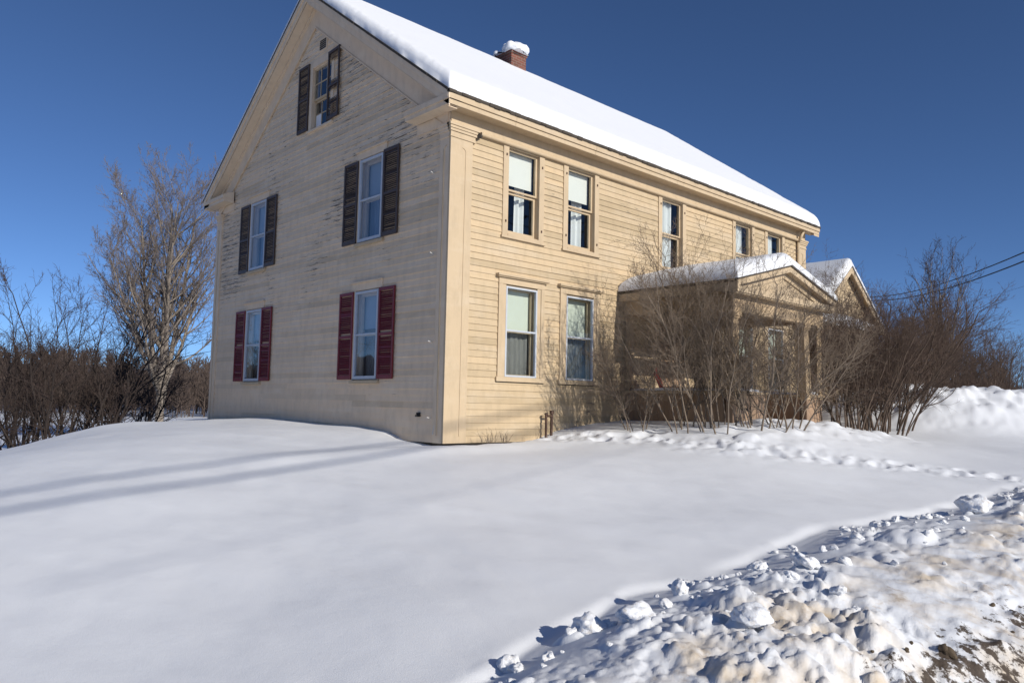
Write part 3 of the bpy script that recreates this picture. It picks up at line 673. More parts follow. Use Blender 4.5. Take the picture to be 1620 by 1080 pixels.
def snow_slab(name, x0, x1, y0, y1, zf, T, label, ex=.25, nx=220, ny=110, seed=1, over=.03, rough=1.0, xsoft=None):
    """thick snow lying on a roof: top sheet with rounded lips closed down to the roof surface"""
    xs = np.linspace(x0-over, x1+over, nx); ys = np.linspace(y0-over, y1+over, ny)
    X, Y = np.meshgrid(xs, ys); d = np.minimum(np.minimum(X-xs[0], xs[-1]-X), np.minimum(Y-ys[0], ys[-1]-Y))
    # ease grid toward the edges for a round lip
    t = np.clip(d/ex, 0, 1); th = T*np.sqrt(np.maximum(0, 1-(1-t)**2.4))
    base = zf(X, Y); th = th*(1+.16*fbm(X*.5, Y*.5, seed, 3)*rough)+.02*fbm(X*2.5, Y*2.5, seed+5, 3)*rough*(t > 0)*np.minimum(1, t*3)
    th += .03*rough*fbm(X*9, Y*9, seed+7, 2)*np.minimum(1, t*4)*(1-np.clip((d-ex)/.15, 0, 1))
    top = base+th; edge = 0.02*fbm(X*4, Y*4, seed+3, 3)*rough
    Xd = X+np.where(t < .5, edge, 0); Yd = Y+np.where(t < .5, edge, 0)
    v = np.stack([Xd.ravel(), Yd.ravel(), top.ravel()], 1); vb = np.stack([X.ravel(), Y.ravel(), base.ravel()-.004], 1)
    n = nx*ny; i = np.arange(ny-1)[:, None]*nx+np.arange(nx-1)[None]; q = np.stack([i, i+1, i+nx+1, i+nx], -1).reshape(-1, 4)
    faces = [tuple(r) for r in q.tolist()]+[tuple(r[::-1]) for r in (q+n).tolist()]
    br = list(range(nx))+[k*nx+nx-1 for k in range(1, ny)]+[(ny-1)*nx+k for k in range(nx-2, -1, -1)]+[k*nx for k in range(ny-2, 0, -1)]
    faces += [(br[k], br[k]+n, br[(k+1) % len(br)]+n, br[(k+1) % len(br)]) for k in range(len(br))]
    me = bpy.data.meshes.new(name); me.from_pydata(np.vstack([v, vb]).tolist(), [], faces); smooth_mesh(me); me.materials.append(M_SNOW)
    o = link(bpy.data.objects.new(name, me)); tag(o, label, 'snow'); return o
def rz_main(X, Y):
    z = np.where(Y <= W2, ROOFZ+.047+SLOPE*(Y+OH), ROOFZ+.047+SLOPE*(WD+OH-Y)); z = np.minimum(z, ROOFZ+.047+SLOPE*(W2+OH)-.0)
    return z
snow_slab('roof_snow', -OH, LN+OH, -OH, WD+OH, rz_main, .28, 'thick smooth blanket of snow covering the main farmhouse roof', .22, 700, 420, 2, .03, .32)

# ------------------------------------------------------------------ porch
PX0, PX1, PY = 4.62, 8.22, -2.55         # wall line of the porch beams
porch = MB(); EZ = 2.95; AP = 3.40; XC = (PX0+PX1)/2
def pz(x): return EZ-.10+(AP-EZ)*(1-abs(x-XC)/(PX1-XC+.15))
b = porch
b.box(PX0, PX0+.16, PY+.17, -.02, 2.5, 2.78); b.box(PX1-.16, PX1, PY+.17, -.02, 2.5, 2.78); b.box(PX0, PX1, PY, PY+.165, 2.42, 2.72)
porch_o = b.build('porch', M_PORCH, house, bevel=.006); porch_o.location.z = -.10
b = MB()
for sx in (PX0, PX1):
    s = -1 if sx == PX0 else 1
    lo, hi = sorted((sx+s*.005, sx+s*.16)); b.box(lo, hi, PY-.16, -.02, 2.781, 2.80); lo, hi = sorted((sx+s*.14, sx+s*.165)); b.box(lo, hi, PY-.165, -.02, 2.80, 2.93)
b.box(PX0-.165, PX1+.165, PY-.16, PY-.002, 2.721, 2.745); b.box(PX0-.165, PX1+.165, PY-.185, PY-.16, 2.745, 2.86); b.build('porch_eave', M_TRIM, porch_o, bevel=.005)
b = MB()                                # pediment: sunk triangle with raking cornices
b.prism([(PX0-.1, PY-.03, 2.86), (PX1+.1, PY-.03, 2.86), (XC, PY-.03, 3.30)], [(PX0-.1, PY+.02, 2.86), (PX1+.1, PY+.02, 2.86), (XC, PY+.02, 3.30)])
b.build('pediment', M_TRIM, porch_o)
b = MB()
for s in (-1, 1):
    xe = XC+s*(PX1-XC+.17)
    for (o0, o1, ya, yb) in ((-.02, .0, PY-.19, PY), (.0, .09, PY-.19, PY-.165), (-.14, -.03, PY-.06, PY-.031)):
        b.prism([(xe, ya, 2.87+o0), (XC, ya, 3.37+o0), (XC, ya, 3.37+o1), (xe, ya, 2.87+o1)], [(xe, yb, 2.87+o0), (XC, yb, 3.37+o0), (XC, yb, 3.37+o1), (xe, yb, 2.87+o1)])
b.build('raking_cornice', M_TRIM, porch_o)
b = MB()
for s in (-1, 1):
    xe = XC+s*(PX1-XC+.2)
    b.prism([(xe, PY-.21, 2.955), (XC, PY-.21, 3.46), (XC, PY-.21, 3.49), (xe, PY-.21, 2.985)], [(xe, -.03, 2.955), (XC, -.03, 3.46), (XC, -.03, 3.49), (xe, -.03, 2.985)])
b.build('porch_roof', M_SHING, porch_o)
b = MB(); b.box(PX0+.16, PX1-.16, PY+.17, -.03, 2.74, 2.76); b.build('porch_ceiling', M_PORCH, porch_o)
def column(x, y, lean=0):
    b = MB(); b.hexa([(x-.11, y-.11, .86), (x+.11, y-.11, .86), (x+.11, y+.11, .86), (x-.11, y+.11, .86), (x-.10+lean, y-.10, 2.30), (x+.10+lean, y-.10, 2.30), (x+.10+lean, y+.10, 2.30), (x-.10+lean, y+.10, 2.30)])
    o = b.build('column', M_PORCH, porch_o, bevel=.008); b = MB(); x += lean; b.box(x-.12, x+.12, y-.12, y+.12, 2.30, 2.34); b.box(x-.14, x+.14, y-.14, y+.14, 2.341, 2.419); b.build('column_cap', M_PORCH, o, bevel=.006)
column(PX0+.14, PY+.13); column(PX1-.62, PY+.13, -.10); column(PX1-.14, PY+.13)
for x in (PX0+.12, PX1-.14):
    b = MB(); b.box(x-.07, x+.07, -.14, -.025, .5, 2.499); b.build('wall_post', M_PORCH, porch_o)
b = MB(); b.box(PX0+.05, PX1-.02, PY+.05, -.03, .36, .44); b.build('porch_floor', M_PORCHW, porch_o)
def halfwall(x0, x1, y0, y1, mat=M_PORCHW, z0=-.1, z1=.91, along='x'):
    b = MB(); L = (x1-x0) if along == 'x' else (y1-y0); k = max(2, int(L/.115))
    for i in range(k):
        j = R.uniform(-.003, .003); b.t = R.random()
        if along == 'x': b.box(x0+L*i/k+.002, x0+L*(i+1)/k-.002, y0+j, y1+j, z0, z1)
        else: b.box(x0+j, x1+j, y0+L*i/k+.002, y0+L*(i+1)/k-.002, z0, z1)
    b.build('half_wall', mat, porch_o)
    b = MB(); b.box(x0-.05, x1+.05, y0-.05, y1+.05, z1+.001, z1+.055); b.build('rail_cap', M_PORCH, porch_o, bevel=.006)
halfwall(PX0+.02, PX0+.14, PY+.22, -.03, along='y')
halfwall(PX0+.02, 5.86, PY+.04, PY+.17)
halfwall(PX1-.72, PX1-.62, PY+.19, -.6, along='y')
halfwall(PX1-.72, PX1-.02, PY+.04, PY+.13)
for k in range(3):
    b = MB(); b.box(5.95, 7.4, PY-.30+k*.28-.2, PY+.1+k*.2, -.2, .05+k*.12); b.build('step', M_PORCHW, porch_o)
def rz_p(X, Y): return 2.888+.505*(1-np.abs(X-XC)/(PX1-XC+.2))
ps = snow_slab('porch_roof_snow', PX0-.19, PX1+.19, PY-.2, -.045, rz_p, .27, 'soft mound of snow lying on the low porch roof', .34, 260, 180, 8, .03, .4)
b_me = [((PX0+.08, PY/2-.1), (.09, 1.1)), ((5.3, PY+.105), (.6, .085)), ((PX1-.67, PY/2-.3), (.07, .9)), ((PX1-.35, PY+.09), (.36, .07))]
for i, ((x, y), (rx, ry)) in enumerate(b_me):
    me = blob_mesh('rail_snow', rx, ry, .06, 30+i, 3, .2, 0); me.materials.append(M_SNOW); o = link(bpy.data.objects.new('rail_snow', me)); o.location = (x, y, .866)
    tag(o, ['strip of snow on the side rail of the porch nearest the front windows', 'strip of snow on the front porch rail left of the steps', 'strip of snow on the porch rail beside the right of the steps', 'short strip of snow at the right front corner of the porch rail'][i], 'snow', 'snow on the porch rails')
# red chair on the porch
ch2 = empty('porch_chair', (5.15, -.95, .341), .5); tag(ch2, 'red wooden chair standing on the porch behind the bushes', 'chair')
b = MB()
for k in range(5): b.hexa([(-.27+k*.11, .20, .38), (-.27+k*.11+.09, .20, .38), (-.27+k*.11+.09, .23, .38), (-.27+k*.11, .23, .38), (-.27+k*.11, .40, 1.0-.03*abs(k-2)**2), (-.27+k*.11+.09, .40, 1.0-.03*abs(k-2)**2), (-.27+k*.11+.09, .43, 1.0-.03*abs(k-2)**2), (-.27+k*.11, .43, 1.0-.03*abs(k-2)**2)])
b.build('backrest', M_RED, ch2)
b = MB()
for k in range(5): b.box(-.27, .27, -.26+k*.1, -.26+k*.1+.085, .36, .385)
b.build('seat', M_RED, ch2)
for sx in (-1, 1):
    b = MB(); b.box(sx*.30-.05, sx*.30+.05, -.3, .28, .58, .605); b.build('armrest', M_RED, ch2)
    b = MB(); b.box(sx*.29-.02, sx*.29+.02, -.29, -.23, 0, .58); b.build('leg', M_RED, ch2); b = MB(); b.box(sx*.29-.02, sx*.29+.02, .2, .26, 0, .58); b.build('leg', M_RED, ch2)

# ------------------------------------------------------------------ ell building to the right
ell = empty('side_ell', (15, 2, 0)); tag(ell, 'cream gabled wing with snowy roof standing beyond the right end of the farmhouse', 'building')
EO = Vector((15, 2, 0)); TE = lambda x, y, z: (x-EO.x, y-EO.y, z-EO.z)
YG = 1.0; EXC, EHW, EAZ, EPK = 17.5, 2.75, 3.35, 5.28
TG = lambda u, n, z: (u-EO.x, YG-n-EO.y, z)
def etop(z):
    if z < EAZ-.05: return (EXC-EHW+.15, EXC+EHW-.15)
    m = (EPK-.12-z)/(EPK-EAZ)*(EHW-.15); return (EXC-m, EXC+m) if m > .06 else None
clap(TG, EXC-EHW+.15, EXC+EHW-.15, 0, 5.2, [(17.0, 17.8, .5, 2.2)], etop, 'wall', M_FRONT, 21, ell)
b = MB(TE); b.box(EXC-EHW+.15, EXC+EHW-.15, YG+.03, YG+.06, -.2, EAZ-.1); b.box(EXC-EHW+.15, EXC-EHW+.2, YG+.061, 9, -.2, EAZ-.1); b.box(EXC+EHW-.2, EXC+EHW-.15, YG+.061, 9, -.2, EAZ-.1); b.box(LN+.03, EXC-EHW+.149, 1.2, 6, -.2, 3.2)
b.build('side_wall', M_FRONT, ell)
b = MB(TE)
for s in (-1, 1):
    xe = EXC+s*EHW
    b.prism([(xe, YG-.25, EAZ-.12), (EXC, YG-.25, EPK), (EXC, YG-.25, EPK+.05), (xe, YG-.25, EAZ-.07)], [(xe, 9.2, EAZ-.12), (EXC, 9.2, EPK), (EXC, 9.2, EPK+.05), (xe, 9.2, EAZ-.07)])
b.build('roof', M_SHING, ell)
b = MB(TE)
for s in (-1, 1):
    xe = EXC+s*(EHW-.02)
    b.prism([(xe, YG-.245, EAZ-.30), (EXC, YG-.245, EPK-.20), (EXC, YG-.245, EPK-.005), (xe, YG-.245, EAZ-.125)], [(xe, YG-.21, EAZ-.30), (EXC, YG-.21, EPK-.20), (EXC, YG-.21, EPK-.005), (xe, YG-.21, EAZ-.125)])
    b.prism([(xe, YG-.209, EAZ-.14), (EXC, YG-.209, EPK-.02), (EXC, YG-.209, EPK-.004), (xe, YG-.209, EAZ-.124)], [(xe, YG, EAZ-.14), (EXC, YG, EPK-.02), (EXC, YG, EPK-.004), (xe, YG, EAZ-.124)])
b.build('rake_board', M_TRIM, ell)
b = MB(TG); frame(b, 17.0, 17.8, .5, 2.2, 0, .04, .09); b.build('window', M_TRIM, ell); b = MB(TG); b.box(17.09, 17.71, .0, .006, .59, 2.11); b.build('pane', M_ROOM, ell)
b = MB(TE)      # shed porch in front of the link
b.prism([(LN+.05, -.15, 2.98), (LN+.05, 1.2, 3.50), (LN+.05, 1.2, 3.55), (LN+.05, -.15, 3.03)], [(17.2, -.15, 2.98), (17.2, 1.2, 3.50), (17.2, 1.2, 3.55), (17.2, -.15, 3.03)]); b.build('shed_roof', M_SHING, ell)
b = MB(TE); b.box(LN+.06, 17.15, -.10, 0, 2.72, 2.975); b.build('shed_beam', M_PORCHW, ell)
for x in (14.3, 15.8, 17.0):
    b = MB(TE); b.box(x-.06, x+.06, -.10, 0, -.1, 2.719); b.build('shed_post', M_PORCH, ell)
snow_slab('ell_roof_snow', EXC-EHW, EXC+EHW, YG-.25, 9.2, lambda X, Y: EAZ-.068+(EPK-EAZ+.12)*(1-np.abs(X-EXC)/EHW), .27, 'snow on the steep roof of the gabled wing right of the farmhouse', .2, 160, 160, 15, .02, .45)
snow_slab('shed_roof_snow', LN+.06, 17.2, -.15, .98, lambda X, Y: 3.034+(Y+.15)/1.35*.52, .25, 'snow on the low shed roof between farmhouse and wing', .2, 120, 50, 17, .01)
#<<HOUSE_END>>

# ------------------------------------------------------------------ pipes by the front wall
pp = empty('vent_pipe', (2.32, -.14, 0)); tag(pp, 'rusty forked iron pipe standing in snow against the front clapboards', 'pipe')
b = MB(); b.tube((-.07, 0, -.2), (-.07, 0, .36), .022); b.tube((-.07, 0, .36), (-.07, 0, .39), .034); b.build('short_pipe', M_PIPE, pp, smooth=False)
b = MB(); b.tube((.07, .0, -.2), (.07, 0, .40), .026); b.tube((.07, 0, .38), (.07, 0, .44), .04); b.tube((.07, 0, .34), (-.07, 0, .34), .02); b.build('tall_pipe', M_PIPE, pp)

# ------------------------------------------------------------------ bare trees and shrubs
def grow(S, p, d, L, r, lvl, P, rg):
    n = P['steps'][lvl]; st = L/n; wob = P['wob'][lvl]; up = P['up'][lvl]; mx = P['max']; taper = P.get('taper', .45)
    r0 = r
    for i in range(n):
        d = Vector((d.x+rg.gauss(0, wob), d.y+rg.gauss(0, wob), d.z+rg.gauss(0, wob*.7)+up)).normalized()
        q = p+d*st; r1 = r0*(1-(1-taper)*(i+1)/n); S[lvl].append((*p, *q, r, r1)); t = (i+1)/n
        if lvl < mx and t > P['start'][lvl]:
            for _ in range(P['kids'][lvl] if rg.random() < P['prob'][lvl] else 0):
                a = rg.uniform(*P['ang'][lvl]); ax = d.orthogonal().normalized(); ax.rotate(Matrix.Rotation(rg.random()*6.283, 3, d))
                e = (d*math.cos(a)+ax*math.sin(a))
                Lc = L*P['ratio'][lvl]*(1-.45*t)*rg.uniform(.7, 1.25)
                grow(S, q, e, Lc, max(P['rmin'], r1*rg.uniform(.5, .72)), lvl+1, P, rg)
        p, r = q, r1
    return p
def tubes(segs, name, mat, parent, k=3):
    A = np.array(segs, float); p, q = A[:, :3], A[:, 3:6]; r0, r1 = A[:, 6], A[:, 7]; d = q-p; d /= np.linalg.norm(d, axis=1)[:, None]+1e-9
    ref = np.where(np.abs(d[:, 2:3]) > .9, [[1., 0, 0]], [[0, 0, 1.]]); a = np.cross(d, ref); a /= np.linalg.norm(a, axis=1)[:, None]; b = np.cross(d, a)
    q = q+d*(r1*.6)[:, None]
    vs = []
    for c, r in ((p, r0), (q, r1)):
        for i in range(k):
            t = 2*math.pi*i/k; vs.append(c+(a*math.cos(t)+b*math.sin(t))*r[:, None])
    V = np.stack(vs, 1).reshape(-1, 3); n = len(A); base = (np.arange(n)*2*k)[:, None]
    F = np.concatenate([base+np.array([[i, (i+1) % k, k+(i+1) % k, k+i]]) for i in range(k)])
    me = bpy.data.meshes.new(name); me.vertices.add(len(V)); me.vertices.foreach_set('co', V.ravel()); me.loops.add(F.size); me.loops.foreach_set('vertex_index', F.ravel().astype(np.int32))
    me.polygons.add(len(F)); me.polygons.foreach_set('loop_start', (np.arange(len(F))*4).astype(np.int32)); me.polygons.foreach_set('loop_total', np.full(len(F), 4, np.int32)); me.update(); me.validate()
    smooth_mesh(me); me.materials.append(mat); return link(bpy.data.objects.new(name, me), parent)
def plant(name, loc, P, stems, seed, label, cat, mats, names=('stem', 'branches', 'twigs'), group=None):
    rg = random.Random(seed); S = [[] for _ in range(6)]; o = empty(name, loc); tag(o, label, cat, group)
    for (p, d, L, r) in stems(rg):
        S[0] = []; grow(S, Vector(p), Vector(d).normalized(), L, r, 0, P, rg); tubes(S[0], names[0], mats[0], o, 7)
    mid = S[1]; thin = S[2]+S[3]+S[4]+S[5]
    if mid: tubes(mid, names[1], mats[0], o, 4)
    if thin: tubes(thin, names[2], mats[1], o, 3)
    return o
def copy_tree(src, loc, rz, sc, label, group):
    r = src.copy(); COL.objects.link(r); r.location = loc; r.rotation_euler = (0, 0, rz); r.scale = (sc[0], sc[0], sc[1]); r['label'] = label
    if group: r['group'] = group
    for c in src.children:
        d = c.copy(); COL.objects.link(d); d.parent = r
    return r
def fan(n, spread, L, r, base=.15, lo=.3):
    def f(rg):
        out = []
        for i in range(n):
            a = rg.random()*6.283; rr = math.sqrt(rg.random()); t = rr*spread
            out.append(((math.cos(a)*base*rr, math.sin(a)*base*rr, -.15), (math.cos(a)*math.sin(t), math.sin(a)*math.sin(t), math.cos(t)), L*rg.uniform(1-lo, 1), r*rg.uniform(.6, 1.1)))
        return out
    return f
# lilac shrubs by the porch
PL = dict(steps=(9, 6, 5, 4), wob=(.10, .15, .2, .22), up=(.02, .05, .06, .05), start=(.22, .12, .1, 0), kids=(2, 2, 2, 0), prob=(.85, .70, .42, 0), ang=((.3, .85), (.35, .95), (.4, 1.0), (.4, 1)), ratio=(.48, .52, .5, .5), max=3, rmin=.0022, taper=.4)
lil = dict(cat='shrub', mats=(M_BARKL, M_TWIGL), group='leafless lilac bushes around the porch')
def gz(x, y): return hz(x, y)
LP = [((3.35, -1.5), 7, .40, 1.9, .013, .35, 101, 'low leafless lilac bush nearest the front wall, its shadow falling on the clapboards'),
      ((3.75, -2.15), 9, .42, 3.0, .016, .35, 102, 'leafless lilac bush before the left side of the porch'),
      ((4.05, -2.7), 11, .44, 3.4, .018, .4, 103, 'tallest leafless bush before the porch, its top reaching the upper windows'),
      ((4.6, -3.15), 12, .50, 2.8, .017, .35, 104, 'spreading leafless bush before the left porch column'),
      ((5.15, -3.35), 8, .60, 2.3, .015, .3, 105, 'low leafless bush leaning before the porch steps')]
for (x, y), n_, sp, L_, r_, ba, sd, lb in LP:
    plant('lilac_bush', (x, y, gz(x, y)), PL, fan(n_, sp, L_, r_, ba), sd, lb, **lil)
# hedge right of the porch
PH = dict(PL, steps=(9, 6, 5, 4), prob=(.85, .6, .5, 0), wob=(.08, .13, .18, .2))
hed = dict(cat='shrub', mats=(M_BARKH, M_TWIGH), group='overgrown leafless hedge right of the porch')
ha = plant('hedge_bush', (*xy(7.2, 16.6), 0), PH, fan(14, .36, 2.75, .024, .7), 201, 'tall leafless hedge bush just right of the porch', **hed)
hb = plant('hedge_bush', (*xy(8.6, 18.2), 0), PH, fan(15, .42, 3.3, .024, .8), 202, 'leafless hedge bush before the gabled wing', **hed)
for o in (ha, hb): o.location.z = gz(o.location.x, o.location.y)
hs = [(hb, 7.9, 17.4, 1.1, (.95, 1.0), 'leafless hedge bush between porch and gabled wing'), (ha, 10.2, 20.5, 2.3, (1.1, 1.05), 'leafless hedge bush in the middle of the row'),
      (hb, 11.8, 23.5, .7, (1.2, 1.1), 'leafless hedge bush left of the tall bare tree'), (ha, 14.0, 26, 4.1, (1.3, 1.2), 'leafless hedge bush under the tall bare tree'),
      (hb, 16.4, 28, 5.2, (1.4, 1.25), 'leafless hedge bush behind the snow pile'), (ha, 18.6, 30.5, 3.3, (1.4, 1.2), 'leafless bush behind the snow pile, second from the right'), (hb, 21.2, 33, 1.9, (1.4, 1.05), 'low leafless bush at the far right behind the snow pile'),
      (ha, 9.2, 19.0, .2, (1.0, 1.0), 'leafless hedge bush close behind the front hedge bushes'), (ha, 12.6, 25.5, 3.0, (1.2, 1.15), 'leafless hedge bush crowding the left of the bare tree'), (hb, 15.2, 30, 2.6, (1.25, 1.2), 'leafless hedge bush behind the bare tree')]
for src, r_, f_, a_, sc_, lb in hs:
    x, y = xy(r_, f_); copy_tree(src, (x, y, gz(x, y)), a_, sc_, lb, hed['group'])
# foundation twigs
PT = dict(steps=(4, 3, 2), wob=(.12, .18, .2), up=(.05, .05, 0), start=(.3, .2, 0), kids=(1, 1, 0), prob=(.8, .5, 0), ang=((.3, .7), (.3, .8), (.3, .8)), ratio=(.5, .5, .5), max=2, rmin=.0015, taper=.5)
for (x, y, n_, L_, lb) in ((.72, -.35, 6, .30, 'tiny dead twigs poking out of snow by the house corner'), (1.0, -.38, 6, .28, 'small stubby twigs in front of the first lower window wall'), (1.85, -.35, 4, .28, 'short dead stems left of the rusty pipe')):
    plant('dead_twigs', (x, y, gz(x, y)), PT, fan(n_, .45, L_+.1, .008, .08), int(x*100), lb, 'plant', (M_BARKL, M_TWIGL))
# big maple behind the left side
PM = dict(steps=(16, 10, 7, 5, 4), wob=(.02, .05, .09, .14, .2), up=(.03, .075, .06, .04, .03), start=(.17, .12, .12, .1, 0), kids=(2, 1, 2, 1, 0), prob=(.72, .9, .65, .55, 0),
          ang=((.6, .95), (.35, .7), (.35, .8), (.4, .9), (.3, .8)), ratio=(.52, .52, .48, .5, .4), max=4, rmin=.008, taper=.18)
def maple(rg):
    out = [((0, 0, -.5), (.02, 0, 1), 12.3, .25), ((.1, 0, 1.6), (.16, .1, 1), 10.6, .16), ((-.1, 0, 2.1), (-.20, .06, 1), 9.4, .15), ((0, .1, 2.6), (.05, -.22, 1), 9.6, .14), ((-.1, .1, 2.0), (-.50, -.1, 1), 7.4, .12), ((.1, -.1, 2.2), (.50, .05, 1), 7.2, .12)]
    return out
mx_, my_ = xy(-19.1, 42)
plant('maple_tree', (mx_, my_, hz(mx_, my_)), PM, maple, 33, 'large bare maple with pale upright branches left of the farmhouse', 'tree', (M_BARKM, M_TWIGM), ('trunk', 'branches', 'twigs'))
# dark shrubs left
PD = dict(PL, up=(.045, .07, .06, .05), kids=(2, 2, 1, 0), steps=(8, 6, 5, 4), wob=(.11, .16, .2, .2), prob=(.8, .6, .5, 0), rmin=.0045, ratio=(.46, .5, .5, .5))
dk = dict(cat='shrub', mats=(M_BARKD, M_TWIGD), group='dark thicket left of the maple')
da = plant('thicket_shrub', (*xy(-11.6, 20.5), -1.25), PD, fan(16, .42, 4.9, .036, 1.2, .55), 301, 'tall dark leafless shrub directly left of the bare maple', **dk)
db = plant('thicket_shrub', (*xy(-14.2, 23.0), -1.3), PD, fan(15, .45, 4.7, .036, 1.2, .55), 302, 'dark leafless shrub at the left picture edge', **dk)
for src, r_, f_, a_, sc_, lb in [(da, -12.9, 21.8, 2.0, (1.0, .95), 'dark leafless shrub with the longest upright shoots, second from the left edge'), (da, -13.6, 19.6, 3.9, (.8, .62), 'low dark shrub in front of the thicket near the left edge'),
                             (db, -12.3, 24.5, 4.4, (1.1, .75), 'dark shrub behind the thicket')]:
    x, y = xy(r_, f_); copy_tree(src, (x, y, -1.25), a_, sc_, lb, dk['group'])
# bare tree at the right
PR = dict(PM, ratio=(.6, .55, .5, .45, .4), taper=.22, steps=(9, 8, 6, 5, 4), kids=(1, 1, 1, 1, 0), prob=(.95, .9, .8, .5, 0), ang=((.25, .5), (.3, .6), (.35, .8), (.4, .9), (.3, .8)), rmin=.006)
def elm(rg):
    out = [((0, 0, -.5), (.04, 0, 1), 6.0, .11), ((.1, 0, .1), (.28, .1, 1), 5.4, .09), ((-.1, 0, .3), (-.30, .1, 1), 5.0, .08), ((0, .1, .5), (.05, -.2, 1), 5.0, .07)]
    return out
x, y = xy(17.2, 30.5)
plant('bare_tree', (x, y, gz(x, y)), PR, elm, 44, 'tall bare tree rising above the hedge at the right under the wires', 'tree', (M_BARKM, M_TWIGD), ('trunk', 'branches', 'twigs'))

# distant treeline and woods: uncountable, one object each
def treeline(name, label, pts, seed, mat, hmin, hmax, twig, nb=26, rb=.06):
    rg = random.Random(seed); S = []
    for (x, y, z) in pts:
        h = rg.uniform(hmin, hmax); S.append((x, y, z-.5, x+rg.gauss(0, .03)*h, y+rg.gauss(0, .03)*h, z+h, rb*h/5, twig))
        for _ in range(nb):
            t = rg.uniform(.12, .95); a = rg.random()*6.283; L = h*(.18+.28*(1-t)); e = rg.uniform(.35, 1.1)
            px, py, pz_ = x, y, z+h*t; qx, qy, qz = px+math.cos(a)*L*math.sin(e), py+math.sin(a)*L*math.sin(e), pz_+L*math.cos(e)
            S.append((px, py, pz_, qx, qy, qz, twig*1.6, twig*.6))
            for _ in range(3):
                a2 = a+rg.gauss(0, .9); u = rg.uniform(.3, .9); L2 = L*rg.uniform(.3, .6); e2 = rg.uniform(.1, .9)
                mx, my, mz = px+(qx-px)*u, py+(qy-py)*u, pz_+(qz-pz_)*u
                S.append((mx, my, mz, mx+math.cos(a2)*L2*math.sin(e2), my+math.sin(a2)*L2*math.sin(e2), mz+L2*math.cos(e2), twig, twig*.5))
    o = tubes(S, name, mat, None, 3); tag(o, label, 'trees', kind='stuff')
rg = random.Random(88); pts = []
for i in range(330):
    f_ = rg.uniform(105, 165); r_ = f_*rg.uniform(-.75, -.22); x, y = xy(r_, f_); pts.append((x, y))
Z = H([p[0] for p in pts], [p[1] for p in pts], False); treeline('distant_treeline', 'brown leafless scrub along the far edge of the snowy field at left', [(x, y, z) for (x, y), z in zip(pts, Z)], 5, M_TWIGF, 3.5, 8.5, .03, 34, .08)
pts = []
for i in range(210):
    f_ = rg.uniform(38, 110); r_ = f_*rg.uniform(.42, .85); x, y = xy(r_, f_); pts.append((x, y))
Z = H([p[0] for p in pts], [p[1] for p in pts], False); treeline('roadside_scrub', 'leafless scrub running into the distance beyond the snow pile at right', [(x, y, z) for (x, y), z in zip(pts, Z)], 6, M_TWIGF, 2.2, 5.2, .02, 34, .07)
pts = []
for i in range(1500):
    f_ = rg.uniform(300, 720); r_ = f_*rg.uniform(-.8, .9); x, y = xy(r_, f_); pts.append((x, y))
Z = H([p[0] for p in pts], [p[1] for p in pts], False); treeline('hillside_woods', 'grey brown woods covering the low hill on the horizon', [(x, y, z) for (x, y), z in zip(pts, Z)], 8, M_TWIGF, 7, 14, .12, 22, .25)

# ------------------------------------------------------------------ snow chunks on the plow bank
cm = [blob_mesh('snow_chunk', 1, 1, .8, 400+i, 4, .34+.05*(i % 3)) for i in range(6)]
for m in cm: m.materials.append(M_CHUNK)
def chunk(x, y, s, m, rz, label, sq=(1, 1, 1), sink=.35):
    o = link(bpy.data.objects.new('snow_chunk', m)); z = hz(x, y); o.location = (x, y, z+s*.8*sq[2]*(.75-sink)); o.rotation_euler = (R.uniform(-.4, .4), R.uniform(-.4, .4), rz); o.scale = (s*sq[0], s*sq[1], s*sq[2])
    tag(o, label, 'snow chunk', 'snow chunks thrown up on the plow bank')
BIG = [((5.05, 8.45), .17, 0, (1.2, .95, .85), 'largest snow boulder with tan side, right edge of the bank top'),
       ((.78, 4.72), .10, 1, (1.1, 1, .85), 'big snow chunk at the bottom centre, right one of a touching pair'), ((.50, 4.85), .085, 2, (.9, 1, .95), 'big snow chunk at the bottom centre, left one of a touching pair'),
       ((1.18, 5.35), .07, 3, (.85, .85, 1.1), 'upright snow chunk casting a curved shadow right of the touching pair'), ((1.9, 5.9), .06, 4, (1, 1, 1), 'round snow chunk in the middle of the bank'),
       ((2.2, 5.75), .09, 5, (1.25, 1.0, .7), 'broad flat snow chunk in the middle of the bank'), ((1.35, 4.35), .10, 0, (1.1, 1, .7), 'wide snow chunk touching the bottom edge right of centre'), ((.02, 4.5), .06, 2, (1, 1, 1), 'small round snow chunk at the lower left end of the bank')]
for (r_, f_), s, mi, sq, lb in BIG: x, y = xy(r_, f_); chunk(x, y, s, cm[mi], R.random()*6, lb, sq, .25)
n_ = 0; rg = random.Random(55)
while n_ < 230:
    r_ = rg.uniform(-.4, 11); e = float(np.interp(r_, [a[0] for a in EDGE], [a[1] for a in EDGE])); f_ = e-abs(rg.gauss(0, 1.1))+rg.uniform(-.15, .10)
    if f_ < 3.4 or e-f_ > 3: continue
    s = .014+.05*rg.random()**2.6; x, y = xy(r_, f_); chunk(x, y, s, cm[rg.randrange(6)], rg.random()*6, ('tiny rounded lump of snow' if s < .028 else 'rounded lump of snow')+(' scattered at the lower left end of the plow bank' if r_ < 1.2 else ' scattered along the middle of the plow bank' if r_ < 4 else ' scattered on the far right stretch of the plow bank'), (rg.uniform(.8, 1.3), rg.uniform(.8, 1.2), rg.uniform(.7, 1)), rg.uniform(.15, .5)); n_ += 1
rk = [blob_mesh('dirt_clod', 1, 1, .7, 500+i, 2, .6) for i in range(4)]
for m in rk: m.materials.append(M_ROCK)
n_ = 0
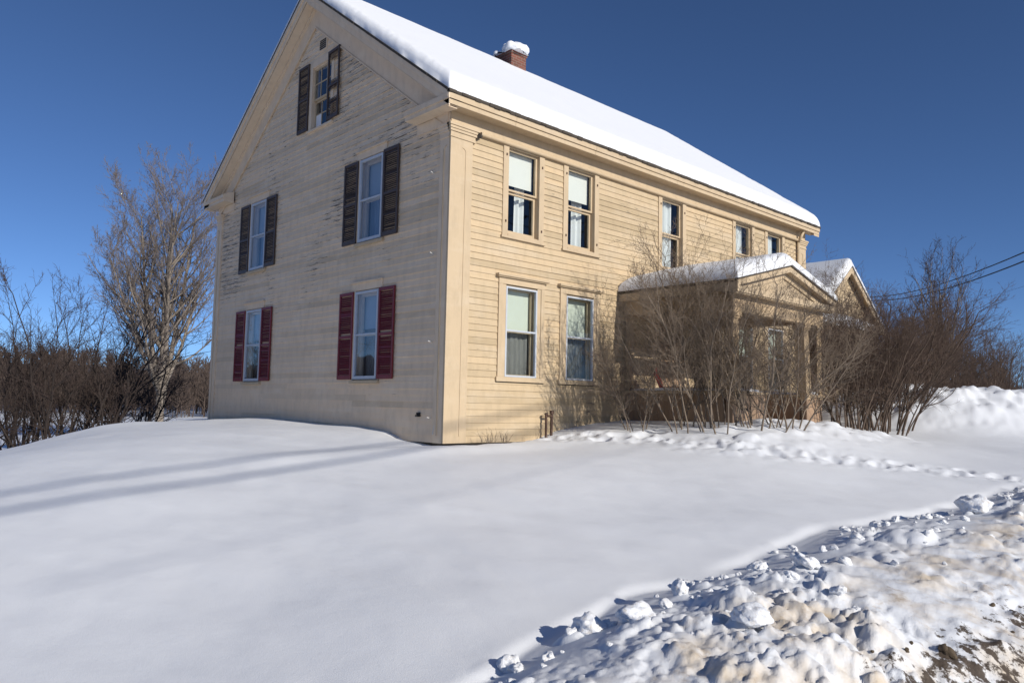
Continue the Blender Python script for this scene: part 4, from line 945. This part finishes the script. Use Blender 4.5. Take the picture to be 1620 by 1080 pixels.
while n_ < 120:
    r_ = rg.uniform(1.6, 4.2); f_ = rg.uniform(3.2, 5.4); x, y = xy(r_, f_); s = float(bank_s(np.array([r_]), np.array([f_]))[0])
    if s < 2.5+rg.random()*.5: continue
    o = link(bpy.data.objects.new('dirt_clod', rk[rg.randrange(4)])); q = .008+.026*rg.random()**2; o.location = (x, y, hz(x, y)+q*.2); o.scale = (q, q*1.2, q); o.rotation_euler = (rg.random(), rg.random(), rg.random()*6)
    tag(o, 'brown clod of frozen dirt in the dirty corner of the plow bank', 'dirt clod', 'dirt clods in the plow bank'); n_ += 1

# ------------------------------------------------------------------ power line: two poles and three wires
def wr(f_): return 14.75+.262*f_
def pole(f_, h_, lb):
    x, y = xy(wr(f_), f_); z = gz(x, y)-.3; o = empty('utility_pole', (x, y, z)); tag(o, lb, 'utility pole')
    b = MB(); b.tube((0, 0, 0), (0, 0, h_), .15, .10, 12); b.build('pole', M_POLE, o, smooth=True)
    b = MB(); b.prism([(-1.0*RT.x, -1.0*RT.y-.05, h_-.4), (-1.0*RT.x, -1.0*RT.y+.05, h_-.4), (-1.0*RT.x, -1.0*RT.y+.05, h_-.29), (-1.0*RT.x, -1.0*RT.y-.05, h_-.29)],
                      [(1.0*RT.x, 1.0*RT.y-.05, h_-.4), (1.0*RT.x, 1.0*RT.y+.05, h_-.4), (1.0*RT.x, 1.0*RT.y+.05, h_-.29), (1.0*RT.x, 1.0*RT.y-.05, h_-.29)]); b.build('crossarm', M_POLE, o)
pole(90, 14.6, 'distant utility pole behind the hedge'); pole(-22, 13.0, 'near utility pole beside the road')
for dr, z_, rad, lb in [(-.15, 8.0, .032, 'upper of the two thick utility wires crossing the sky at right'), (.0, 7.65, .036, 'lower and thickest of the two thick utility wires at right'), (.1, 6.5, .006, 'thin lowest utility wire at the right edge of the sky')]:
    b = MB(); k = 60; pts = []
    for i in range(k+1):
        f_ = -22+112*i/k; x, y = xy(wr(f_)+dr, f_); pts.append((x, y, z_+.0017*(f_-28)**2))
    for p, q in zip(pts, pts[1:]): b.tube(p, q, rad, k=6)
    o = b.build('utility_wire', M_CABLE, None, smooth=True); tag(o, lb, 'wire', 'utility wires')
